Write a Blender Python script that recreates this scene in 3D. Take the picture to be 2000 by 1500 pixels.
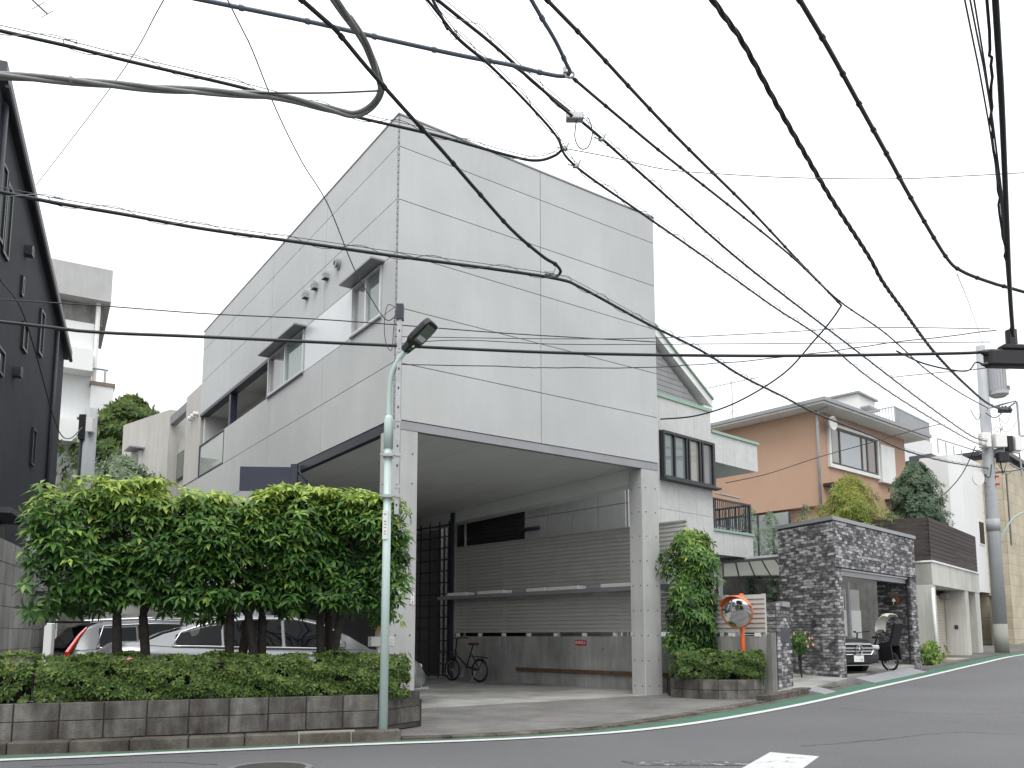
import bpy, bmesh, math, random
from mathutils import Vector, Matrix
R = random.Random(11)
rad = math.radians
for o in list(bpy.data.objects):
    bpy.data.objects.remove(o)
SC = bpy.context.scene
COL = SC.collection

# ------------------------------------------------------------------ camera
cam = bpy.data.cameras.new('camera')
cam.sensor_width = 36.0
cam.lens = 28.62
cam.shift_y = 0.15
cam.clip_start = 0.05
cam.clip_end = 900
co = bpy.data.objects.new('camera', cam)
COL.objects.link(co)
co.location = (0, 0, 1.25)
co.rotation_euler = (rad(96.89), 0, 0)
SC.camera = co

# ------------------------------------------------------------------ world: overcast sky
world = bpy.data.worlds.new('World')
SC.world = world
world.use_nodes = True
nt = world.node_tree
nt.nodes.clear()
N = nt.nodes.new
L = nt.links.new
SUN_EL, SUN_AZ = 58.0, 186.0           # degrees; azimuth clockwise from +Y
sky = N('ShaderNodeTexSky')
sky.sky_type = 'NISHITA'
sky.sun_disc = False
sky.sun_elevation = rad(SUN_EL)
sky.sun_rotation = rad(SUN_AZ)
bw = N('ShaderNodeHueSaturation')
bw.inputs['Saturation'].default_value = 0.25
L(sky.outputs[0], bw.inputs['Color'])
skys = N('ShaderNodeVectorMath'); skys.operation = 'SCALE'; skys.inputs['Scale'].default_value = 0.05
L(bw.outputs[0], skys.inputs[0])
tc = N('ShaderNodeTexCoord')
sep = N('ShaderNodeSeparateXYZ'); L(tc.outputs['Generated'], sep.inputs[0])
mx = N('ShaderNodeMath'); mx.operation = 'MAXIMUM'; mx.inputs[1].default_value = 0.0; L(sep.outputs['Z'], mx.inputs[0])
mq = N('ShaderNodeMath'); mq.operation = 'MULTIPLY_ADD'; mq.inputs[1].default_value = 0.75; mq.inputs[2].default_value = 0.5; L(mx.outputs[0], mq.inputs[0])
ma = N('ShaderNodeMath'); ma.operation = 'MULTIPLY_ADD'; ma.inputs[2].default_value = 0.70
L(mx.outputs[0], ma.inputs[0]); L(mq.outputs[0], ma.inputs[1])          # cloud layer brighter towards the zenith
cn = N('ShaderNodeTexNoise'); cn.inputs['Scale'].default_value = 1.6; cn.inputs['Detail'].default_value = 5
L(tc.outputs['Generated'], cn.inputs['Vector'])
cr = N('ShaderNodeMapRange'); cr.inputs['To Min'].default_value = 0.90; cr.inputs['To Max'].default_value = 1.06
cr.inputs['From Min'].default_value = 0.3; cr.inputs['From Max'].default_value = 0.7
L(cn.outputs[0], cr.inputs[0])
mm = N('ShaderNodeMath'); mm.operation = 'MULTIPLY'; L(ma.outputs[0], mm.inputs[0]); L(cr.outputs[0], mm.inputs[1])
cl = N('ShaderNodeVectorMath'); cl.operation = 'SCALE'; cl.inputs[0].default_value = (0.985, 0.995, 1.0)
L(mm.outputs[0], cl.inputs['Scale'])
ad = N('ShaderNodeVectorMath'); ad.operation = 'ADD'; L(skys.outputs[0], ad.inputs[0]); L(cl.outputs[0], ad.inputs[1])
bg = N('ShaderNodeBackground'); bg.inputs['Strength'].default_value = 1.0
L(ad.outputs[0], bg.inputs['Color'])
wo = N('ShaderNodeOutputWorld'); L(bg.outputs[0], wo.inputs[0])

sl = bpy.data.lights.new('sun', 'SUN')
sl.energy = 1.5
sl.angle = rad(35)
sl.color = (1.0, 0.97, 0.93)
so = bpy.data.objects.new('sun', sl)
COL.objects.link(so)
so.location = (0, 0, 40)
so.rotation_euler = (rad(90 - SUN_EL), 0, rad(180 - SUN_AZ))
SC.view_settings.view_transform = 'Standard'
SC.view_settings.look = 'None'
SC.view_settings.exposure = 0.32
SC.view_settings.gamma = 1.0
SC.view_settings.use_curve_mapping = False

# ------------------------------------------------------------------ materials
MATS = {}
def mat(name, col, rough=0.75, var=0.12, scale=1.5, bump=0.0, bscale=60.0, streak=0.0, metal=0.0, rnd=0.0,
        spec=0.4, dirt=None, dirt_amt=0.0, dirt_scale=1.2, trans=0.0, island=0.0, speck=0.0, alpha=None):
    if name in MATS: return MATS[name]
    m = bpy.data.materials.new(name); m.use_nodes = True
    t = m.node_tree; n = t.nodes; l = t.links
    b = n['Principled BSDF']
    b.inputs['Roughness'].default_value = rough
    b.inputs['Metallic'].default_value = metal
    b.inputs['Specular IOR Level'].default_value = spec
    geo = n.new('ShaderNodeNewGeometry')
    pos = geo.outputs['Position']
    fac = None
    def mul(a, c):
        if a is None: return c
        q = n.new('ShaderNodeMath'); q.operation = 'MULTIPLY'; l.new(a, q.inputs[0]); l.new(c, q.inputs[1]); return q.outputs[0]
    def rng(src, lo, hi, f0=0.3, f1=0.7):
        q = n.new('ShaderNodeMapRange'); q.inputs['From Min'].default_value = f0; q.inputs['From Max'].default_value = f1
        q.inputs['To Min'].default_value = lo; q.inputs['To Max'].default_value = hi
        l.new(src, q.inputs[0]); return q.outputs[0]
    def noise(sc, det=5, vec=None, ro=0.55):
        q = n.new('ShaderNodeTexNoise'); q.inputs['Scale'].default_value = sc; q.inputs['Detail'].default_value = det
        q.inputs['Roughness'].default_value = ro; l.new(vec or pos, q.inputs['Vector']); return q.outputs[0]
    if var: fac = mul(fac, rng(noise(scale), 1 - var, 1 + var))
    if streak:
        mp = n.new('ShaderNodeMapping'); mp.inputs['Scale'].default_value = (5, 5, 0.35); l.new(pos, mp.inputs[0])
        fac = mul(fac, rng(noise(1.6, 4, mp.outputs[0]), 1 - streak, 1 + streak * 0.6))
    if rnd:
        oi = n.new('ShaderNodeObjectInfo'); fac = mul(fac, rng(oi.outputs['Random'], 1 - rnd, 1 + rnd, 0, 1))
    if island: fac = mul(fac, rng(geo.outputs['Random Per Island'], 1 - island, 1 + island, 0, 1))
    if speck: fac = mul(fac, rng(noise(75, 3, None, 0.8), 1 - speck, 1 + speck, 0.3, 0.7))
    c = n.new('ShaderNodeVectorMath'); c.operation = 'SCALE'; c.inputs[0].default_value = col[:3]
    if fac is not None: l.new(fac, c.inputs['Scale'])
    else: c.inputs['Scale'].default_value = 1
    out = c.outputs[0]
    if dirt:
        mxn = n.new('ShaderNodeMix'); mxn.data_type = 'RGBA'
        mp = n.new('ShaderNodeMapping'); mp.inputs['Scale'].default_value = (1, 1, 0.5); l.new(pos, mp.inputs[0])
        dn = noise(dirt_scale, 7, mp.outputs[0], 0.65)
        l.new(rng(dn, 0, dirt_amt, 0.42, 0.68), mxn.inputs[0])
        l.new(out, mxn.inputs[6]); mxn.inputs[7].default_value = (*dirt, 1); out = mxn.outputs[2]
    l.new(out, b.inputs['Base Color'])
    if bump:
        bp = n.new('ShaderNodeBump'); bp.inputs['Strength'].default_value = bump; bp.inputs['Distance'].default_value = 0.02
        l.new(noise(bscale, 6), bp.inputs['Height']); l.new(bp.outputs[0], b.inputs['Normal'])
    if trans: b.inputs['Transmission Weight'].default_value = trans
    if alpha is not None: b.inputs['Alpha'].default_value = alpha
    MATS[name] = m
    return m

def leafmat(name, dark, mid, light, rough=0.45):
    m = bpy.data.materials.new(name); m.use_nodes = True
    t = m.node_tree; n = t.nodes; l = t.links
    b = n['Principled BSDF']; b.inputs['Roughness'].default_value = rough; b.inputs['Specular IOR Level'].default_value = 0.35
    at = n.new('ShaderNodeAttribute'); at.attribute_name = 'tone'
    geo = n.new('ShaderNodeNewGeometry')
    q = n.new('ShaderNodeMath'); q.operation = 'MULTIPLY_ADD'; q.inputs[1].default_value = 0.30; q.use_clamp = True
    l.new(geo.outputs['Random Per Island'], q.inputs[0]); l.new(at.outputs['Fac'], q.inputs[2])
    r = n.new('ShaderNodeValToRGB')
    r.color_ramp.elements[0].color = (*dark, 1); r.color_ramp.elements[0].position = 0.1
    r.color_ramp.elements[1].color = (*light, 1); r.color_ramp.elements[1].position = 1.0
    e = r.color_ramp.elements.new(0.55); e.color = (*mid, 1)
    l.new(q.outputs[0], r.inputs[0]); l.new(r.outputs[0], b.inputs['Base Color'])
    tr = n.new('ShaderNodeBsdfTranslucent'); l.new(r.outputs[0], tr.inputs['Color'])
    ms = n.new('ShaderNodeMixShader'); ms.inputs[0].default_value = 0.28
    l.new(b.outputs[0], ms.inputs[1]); l.new(tr.outputs[0], ms.inputs[2]); l.new(ms.outputs[0], n['Material Output'].inputs[0])
    return m

def glassmat(name, col, rough=0.03, spec=0.9, alpha=1.0):
    m = mat(name, col, rough=rough, var=0, spec=spec)
    return m

facade = mat('facade_panel', (0.450, 0.463, 0.462), 0.55, 0.05, 0.9, 0.04, 90, streak=0.022, rnd=0.022, dirt=(0.36, 0.372, 0.37), dirt_amt=0.45, dirt_scale=0.6)
spandrel = mat('spandrel_metal', (0.60, 0.62, 0.63), 0.32, 0.05, 1.2, metal=0.25)
core_m = mat('joint_dark', (0.10, 0.105, 0.11), 0.8, 0.1)  # dark wall core, showing in the open joints between panels
conc = mat('concrete_fair', (0.40, 0.405, 0.40), 0.65, 0.08, 1.4, 0.08, 50, streak=0.06, dirt=(0.27, 0.275, 0.27), dirt_amt=0.3)
conc_old = mat('concrete_old', (0.235, 0.235, 0.225), 0.85, 0.15, 2.2, 0.2, 45, streak=0.22, dirt=(0.07, 0.068, 0.062), dirt_amt=0.65, dirt_scale=1.6)
block_m = mat('concrete_block', (0.125, 0.121, 0.110), 0.9, 0.30, 5.0, 0.5, 60, streak=0.40, rnd=0.22, dirt=(0.028, 0.020, 0.018), dirt_amt=0.9, dirt_scale=3.4)
kerb_m = mat('kerb_concrete', (0.105, 0.094, 0.080), 0.9, 0.3, 4.5, 0.5, 50, rnd=0.32, dirt=(0.028, 0.024, 0.020), dirt_amt=0.9, dirt_scale=3.0)
big_block = mat('retaining_block', (0.33, 0.33, 0.315), 0.9, 0.15, 2.0, 0.25, 50, streak=0.3, rnd=0.15, dirt=(0.10, 0.098, 0.092), dirt_amt=0.7, dirt_scale=1.2)
soffit_m = mat('soffit_board', (0.61, 0.63, 0.615), 0.7, 0.04, 1.0, rnd=0.02)
steel_dark = mat('dark_steel', (0.035, 0.038, 0.048), 0.45, 0.1, 4)
steel_navy = mat('navy_steel', (0.028, 0.033, 0.055), 0.4, 0.12, 4)
steel_grey = mat('grey_steel', (0.28, 0.285, 0.30), 0.45, 0.06, 4, metal=0.3)
galv = mat('galvanised', (0.36, 0.37, 0.38), 0.42, 0.12, 8, metal=0.55)
alu = mat('aluminium_slat', (0.44, 0.44, 0.42), 0.45, 0.05, 3, metal=0.25, rnd=0.04)
white_p = mat('white_paint', (0.74, 0.75, 0.74), 0.5, 0.04, 2, dirt=(0.5, 0.5, 0.47), dirt_amt=0.35)
white_pl = mat('white_plastic', (0.72, 0.72, 0.70), 0.35, 0.02)
black_pl = mat('black_plastic', (0.012, 0.012, 0.014), 0.45, 0.1, 6)
cable_m = mat('cable_rubber', (0.018, 0.022, 0.026), 0.5, 0.2, 5)
cable_grey = mat('cable_grey', (0.21, 0.215, 0.215), 0.5, 0.15, 5)
cable_blue = mat('cable_bluegrey', (0.10, 0.125, 0.16), 0.35, 0.1, 5)
wire_m = mat('steel_wire', (0.085, 0.095, 0.10), 0.5, 0.1, 5, metal=0.3)
asphalt = mat('asphalt', (0.122, 0.123, 0.127), 0.85, 0.10, 0.8, 0.8, 90, dirt=(0.085, 0.085, 0.089), dirt_amt=0.7, dirt_scale=0.4, speck=0.85)
apron_m = mat('apron_concrete', (0.32, 0.318, 0.305), 0.85, 0.10, 1.3, 0.2, 120, speck=0.18, dirt=(0.13, 0.127, 0.118), dirt_amt=0.8, dirt_scale=0.75)
ground_m = mat('ground_soil', (0.13, 0.125, 0.115), 0.95, 0.2, 0.8, 0.3, 30)
paint_w = mat('road_paint_white', (0.54, 0.55, 0.55), 0.7, 0.06, 3, 0.2, 200, dirt=(0.35, 0.35, 0.34), dirt_amt=0.35, dirt_scale=5)
paint_g = mat('road_paint_green', (0.045, 0.135, 0.088), 0.8, 0.15, 2, 0.25, 200, dirt=(0.07, 0.10, 0.085), dirt_amt=0.7, dirt_scale=3, speck=0.2)
soil = mat('soil', (0.035, 0.028, 0.022), 0.95, 0.3, 6, 0.6, 40)
bark = mat('bark', (0.040, 0.034, 0.029), 0.9, 0.3, 14, 0.5, 60)
glass_d = glassmat('glass_dark', (0.005, 0.006, 0.007), 0.02, 0.14)
glass_s = glassmat('glass_sky', (0.16, 0.19, 0.19), 0.03)
curtain = mat('curtain', (0.42, 0.41, 0.40), 0.8, 0.06, 2, streak=0.15)
lamp_teal = mat('lamp_post_teal', (0.45, 0.55, 0.53), 0.38, 0.05, 3, dirt=(0.3, 0.4, 0.36), dirt_amt=0.3)
orange_p = mat('orange_paint', (0.72, 0.13, 0.02), 0.4, 0.08, 5, dirt=(0.5, 0.14, 0.05), dirt_amt=0.3)
stucco_b = mat('stucco_black', (0.036, 0.038, 0.048), 0.85, 0.15, 1.2, 0.25, 120, streak=0.1)
stucco_o = mat('stucco_orange', (0.47, 0.305, 0.218), 0.85, 0.04, 1.0, 0.2, 90)
stucco_w = mat('stucco_white', (0.68, 0.69, 0.69), 0.8, 0.03, 0.6, 0.1, 80, streak=0.015)
stucco_c = mat('stucco_cream', (0.56, 0.555, 0.52), 0.85, 0.05, 0.8, 0.3, 110, streak=0.14, dirt=(0.32, 0.31, 0.27), dirt_amt=0.4)
tilep = mat('tile_panel', (0.52, 0.53, 0.525), 0.7, 0.06, 6, 0.15, 130, streak=0.03, rnd=0.035)
siding_g = mat('siding_grey', (0.26, 0.265, 0.27), 0.7, 0.05, 2)
siding_d = mat('siding_dark', (0.045, 0.043, 0.05), 0.6, 0.1, 2)
green_trim = mat('green_trim', (0.26, 0.38, 0.30), 0.45, 0.05)
def brickmat(name, island):
    m = bpy.data.materials.new(name); m.use_nodes = True
    t = m.node_tree; n = t.nodes; l = t.links; b = n['Principled BSDF']; b.inputs['Roughness'].default_value = .85
    g = n.new('ShaderNodeNewGeometry'); oi = n.new('ShaderNodeObjectInfo')
    rnd_ = g.outputs['Random Per Island'] if island else oi.outputs['Random']
    mp = n.new('ShaderNodeMapping'); mp.inputs['Scale'].default_value = (7, 7, 16); l.new(g.outputs['Position'], mp.inputs[0])
    no = n.new('ShaderNodeTexNoise'); no.inputs['Scale'].default_value = 1.0; no.inputs['Detail'].default_value = 6; no.inputs['Roughness'].default_value = .65; l.new(mp.outputs[0], no.inputs['Vector'])
    ad = n.new('ShaderNodeMath'); ad.operation = 'MULTIPLY_ADD'; ad.inputs[1].default_value = .34; l.new(rnd_, ad.inputs[0]); l.new(no.outputs[0], ad.inputs[2])
    r = n.new('ShaderNodeValToRGB'); e = r.color_ramp.elements
    e[0].position = .38; e[0].color = (.040, .038, .042, 1); e[1].position = .90; e[1].color = (.50, .50, .51, 1)
    q = e.new(.59); q.color = (.095, .09, .095, 1); q = e.new(.73); q.color = (.21, .208, .21, 1)
    l.new(ad.outputs[0], r.inputs[0]); l.new(r.outputs[0], b.inputs['Base Color'])
    bp = n.new('ShaderNodeBump'); bp.inputs['Strength'].default_value = .5; bp.inputs['Distance'].default_value = .01; l.new(no.outputs[0], bp.inputs['Height']); l.new(bp.outputs[0], b.inputs['Normal'])
    return m
brickm = brickmat('brick_dark', False)
brickm_s = brickmat('brick_dark_mass', True)
mortar = mat('mortar_dark', (0.055, 0.053, 0.055), 0.95, 0.15, 8, 0.3, 60)
wood_d = mat('wood_dark', (0.045, 0.034, 0.033), 0.7, 0.25, 6, 0.25, 40, rnd=0.22, streak=0.15)
roof_m = mat('roof_slate', (0.085, 0.072, 0.068), 0.8, 0.2, 5, 0.3, 30)
beige_st = mat('beige_stone', (0.44, 0.39, 0.29), 0.85, 0.12, 1.5, 0.25, 40, rnd=0.08)
rubber = mat('tyre_rubber', (0.012, 0.012, 0.013), 0.8, 0.1)
chrome = mat('chrome', (0.75, 0.76, 0.78), 0.12, 0, metal=1.0)
carsilver = mat('car_silver', (0.22, 0.225, 0.235), 0.22, 0.0, 2, metal=0.6)
carwhite = mat('car_white', (0.62, 0.63, 0.64), 0.2, 0.0, spec=0.6)
cargrey = mat('car_darkgrey', (0.045, 0.048, 0.056), 0.18, 0.0, spec=0.7, metal=0.2)
red_lens = mat('red_lens', (0.55, 0.012, 0.015), 0.15, 0.0, spec=0.7)
amber = mat('amber_lens', (0.75, 0.22, 0.012), 0.15, 0.15, 30, spec=0.7)
sign_red = mat('sign_red', (0.42, 0.02, 0.035), 0.4, 0.05)
rust = mat('rusty_brown', (0.10, 0.058, 0.035), 0.8, 0.3, 8)
pole_c = mat('pole_concrete', (0.33, 0.345, 0.36), 0.75, 0.06, 2, 0.1, 60, streak=0.12)
cream_pl = mat('cream_plastic', (0.5, 0.43, 0.33), 0.5, 0.05)
leaf_a = leafmat('leaf_hedge_tree', (0.009, 0.032, 0.010), (0.075, 0.180, 0.034), (0.38, 0.48, 0.10))
leaf_z = leafmat('leaf_azalea', (0.020, 0.045, 0.012), (0.10, 0.172, 0.038), (0.27, 0.32, 0.085), 0.5)
leaf_y = leafmat('leaf_bamboo', (0.045, 0.10, 0.018), (0.16, 0.25, 0.045), (0.36, 0.33, 0.08), 0.6)
leaf_c = leafmat('leaf_conifer', (0.025, 0.050, 0.032), (0.085, 0.14, 0.092), (0.21, 0.27, 0.17), 0.65)
leaf_d = leafmat('leaf_far', (0.012, 0.035, 0.010), (0.045, 0.09, 0.020), (0.12, 0.17, 0.03), 0.6)
petal = mat('petal_pink', (0.75, 0.33, 0.32), 0.6, 0.1, 20)

# mirror for the traffic mirror
mirror_m = mat('mirror_face', (0.72, 0.74, 0.75), 0.02, 0, metal=1.0)

# ------------------------------------------------------------------ mesh helpers
class MB:
    def __init__(s): s.v = []; s.f = []
    def poly(s, pts):
        i = len(s.v); s.v += [tuple(p) for p in pts]; s.f.append(tuple(range(i, i + len(pts)))); return s
    def box(s, x0, x1, y0, y1, z0, z1, m=None):
        c = [(x0, y0, z0), (x1, y0, z0), (x1, y1, z0), (x0, y1, z0), (x0, y0, z1), (x1, y0, z1), (x1, y1, z1), (x0, y1, z1)]
        if m: c = [m(*p) for p in c]
        i = len(s.v); s.v += c
        s.f += [tuple(i + k for k in q) for q in ((0, 3, 2, 1), (4, 5, 6, 7), (0, 1, 5, 4), (1, 2, 6, 5), (2, 3, 7, 6), (3, 0, 4, 7))]
        return s
    def prism(s, poly, z0, z1, m=None):
        n = len(poly); i = len(s.v)
        a = [(p[0], p[1], z0 if not callable(z0) else z0(*p[:2])) for p in poly]
        b = [(p[0], p[1], z1 if not callable(z1) else z1(*p[:2])) for p in poly]
        if m: a = [m(*p) for p in a]; b = [m(*p) for p in b]
        s.v += a + b
        s.f.append(tuple(i + k for k in reversed(range(n)))); s.f.append(tuple(i + n + k for k in range(n)))
        for k in range(n): s.f.append((i + k, i + (k + 1) % n, i + n + (k + 1) % n, i + n + k))
        return s
    def tube(s, pts, r, n=6, cap=True):
        pts = [Vector(p) for p in pts]; m = len(pts)
        rs = r if isinstance(r, (list, tuple)) else [r] * m
        i0 = len(s.v); prev = None
        for k, p in enumerate(pts):
            t = (pts[min(k + 1, m - 1)] - pts[max(k - 1, 0)])
            if t.length < 1e-9: t = Vector((0, 0, 1))
            t.normalize()
            if prev is None:
                a = Vector((0, 0, 1)) if abs(t.z) < 0.9 else Vector((1, 0, 0))
                u = t.cross(a).normalized()
            else:
                u = prev - t * prev.dot(t)
                u = u.normalized() if u.length > 1e-6 else t.orthogonal().normalized()
            prev = u; w = t.cross(u)
            for j in range(n):
                a = 2 * math.pi * j / n
                s.v.append(tuple(p + (u * math.cos(a) + w * math.sin(a)) * rs[k]))
        for k in range(m - 1):
            for j in range(n):
                a = i0 + k * n + j; b = i0 + k * n + (j + 1) % n
                s.f.append((a, b, b + n, a + n))
        if cap:
            s.f.append(tuple(i0 + j for j in reversed(range(n)))); s.f.append(tuple(i0 + (m - 1) * n + j for j in range(n)))
        return s
    def cyl(s, p0, p1, r, n=12, r2=None): return s.tube([p0, p1], [r, r if r2 is None else r2], n)
    def build(s, name, m, parent=None, smooth=False, origin=None, bevel=0.0, kind=None, label=None, cat=None, group=None, fix=True):
        me = bpy.data.meshes.new(name)
        v = s.v
        if origin is not None: v = [(a - origin[0], b - origin[1], c - origin[2]) for a, b, c in v]
        me.from_pydata(v, [], s.f)
        if fix or bevel:
            bm = bmesh.new(); bm.from_mesh(me)
            if fix: bmesh.ops.recalc_face_normals(bm, faces=bm.faces)
            if bevel: bmesh.ops.bevel(bm, geom=list(bm.edges), offset=bevel, segments=1, affect='EDGES', clamp_overlap=True)
            bm.to_mesh(me); bm.free()
        if smooth: me.shade_smooth()
        me.materials.append(m)
        o = bpy.data.objects.new(name, me); COL.objects.link(o)
        if origin is not None: o.location = origin
        if parent: o.parent = parent
        tag(o, label, cat, group, kind)
        return o
def tag(o, label=None, cat=None, group=None, kind=None):
    if label: o['label'] = label
    if cat: o['category'] = cat
    if group: o['group'] = group
    if kind: o['kind'] = kind
    return o
def thing(name, label, cat, loc=(0, 0, 0), rz=0.0, group=None):
    o = bpy.data.objects.new(name, None); COL.objects.link(o)
    o.empty_display_size = 0.2
    o.location = loc; o.rotation_euler = (0, 0, rad(rz))
    return tag(o, label, cat, group)
def inst(src, parent, loc, rot=(0, 0, 0), scale=None, name=None):
    o = src.copy()
    if name: o.name = name
    COL.objects.link(o); o.parent = parent; o.location = loc; o.rotation_euler = rot
    if scale: o.scale = scale
    return o
def shape(name, m, fn, bevel=0.0, smooth=False):
    """mesh data only, shared by many pieces"""
    b = MB(); fn(b); o = b.build(name, m, bevel=bevel, smooth=smooth); me = o.data
    bpy.data.objects.remove(o); return me
def piece(me, name, parent, loc, rot=(0, 0, 0), scale=(1, 1, 1)):
    o = bpy.data.objects.new(name, me); COL.objects.link(o); o.parent = parent
    o.location = loc; o.rotation_euler = rot; o.scale = scale; return o
def cr_spline(P, k=8):
    P = [Vector(p) for p in P]; out = []
    for i in range(len(P) - 1):
        a = P[max(i - 1, 0)]; b = P[i]; c = P[i + 1]; d = P[min(i + 2, len(P) - 1)]
        for j in range(k):
            t = j / k
            out.append(0.5 * ((2 * b) + (c - a) * t + (2 * a - 5 * b + 4 * c - d) * t * t + (3 * b - a - 3 * c + d) * t ** 3))
    out.append(P[-1]); return out
def gz(x, y):
    t = (x * .73 + y * .683) - 15.0
    t = min(t, 40)
    return .034 * (math.log1p(math.exp(t)) if t < 30 else t)
def lerp(a, b, t): return a + (b - a) * t
def interp(tab, x):
    if x <= tab[0][0]: return tab[0][1]
    for (a, b), (c, d) in zip(tab, tab[1:]):
        if x <= c:
            t = (x - a) / (c - a); t = t * t * (3 - 2 * t) * 0.5 + t * 0.5
            return b + (d - b) * t
    return tab[-1][1]
def text(body, size, m, parent, loc, rot, name='lettering', extrude=0.001):
    c = bpy.data.curves.new(name, 'FONT'); c.body = body; c.size = size; c.align_x = 'CENTER'; c.align_y = 'CENTER'
    c.extrude = extrude; c.resolution_u = 2
    o = bpy.data.objects.new(name, c); COL.objects.link(o)
    dg = bpy.context.evaluated_depsgraph_get()
    me = bpy.data.meshes.new_from_object(o.evaluated_get(dg))
    bpy.data.objects.remove(o)
    me.materials.clear(); me.materials.append(m)
    q = bpy.data.objects.new(name, me); COL.objects.link(q); q.parent = parent; q.location = loc; q.rotation_euler = rot
    return q
def leaves(name, m, clusters, parent=None, per=6, ln=0.11, wd=0.042, droop=0.35, kind='stuff', seed=1, jit=0.35, **kw):
    """clusters: (pos, normal, tone). each a whorl of `per` pointed folded leaves; one joined mesh"""
    rr = random.Random(seed); V = []; F = []; T = []
    for pos, nor, tone in clusters:
        nor = Vector(nor); nor.normalize()
        u = nor.orthogonal().normalized(); w = nor.cross(u)
        a0 = rr.random() * 6.283
        k = per + rr.choice((-1, 0, 0, 1))
        for j in range(k):
            a = a0 + 6.283 * j / k + rr.uniform(-.25, .25)
            out = (u * math.cos(a) + w * math.sin(a))
            lift = rr.uniform(-.1, .6)
            d = (out + nor * lift); d.z -= droop * rr.uniform(.4, 1.3); d.normalize()
            s = d.cross(nor); s = s.normalized() if s.length > .05 else u
            up = s.cross(d)
            l_ = ln * rr.uniform(.65, 1.2); w_ = wd * rr.uniform(.75, 1.15)
            p = Vector(pos) + out * (ln * .06)
            i = len(V)
            V += [p, p + d * l_ * .48 + s * w_ * .5 + up * w_ * .18, p + d * l_ * .5, p + d * l_ * .48 - s * w_ * .5 + up * w_ * .18, p + d * l_ - Vector((0, 0, droop * l_ * .25))]
            F += [(i, i + 2, i + 1), (i, i + 3, i + 2), (i + 1, i + 2, i + 4), (i + 2, i + 3, i + 4)]
            tt = max(0, min(1, tone + rr.uniform(-jit, jit) * .5)); T += [tt] * 5
    me = bpy.data.meshes.new(name); me.from_pydata([tuple(v) for v in V], [], F)
    at = me.attributes.new('tone', 'FLOAT', 'POINT'); at.data.foreach_set('value', T)
    me.materials.append(m)
    o = bpy.data.objects.new(name, me); COL.objects.link(o)
    if parent: o.parent = parent
    if kind: o['kind'] = kind
    for q, val in kw.items(): o[q] = val
    return o
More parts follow.
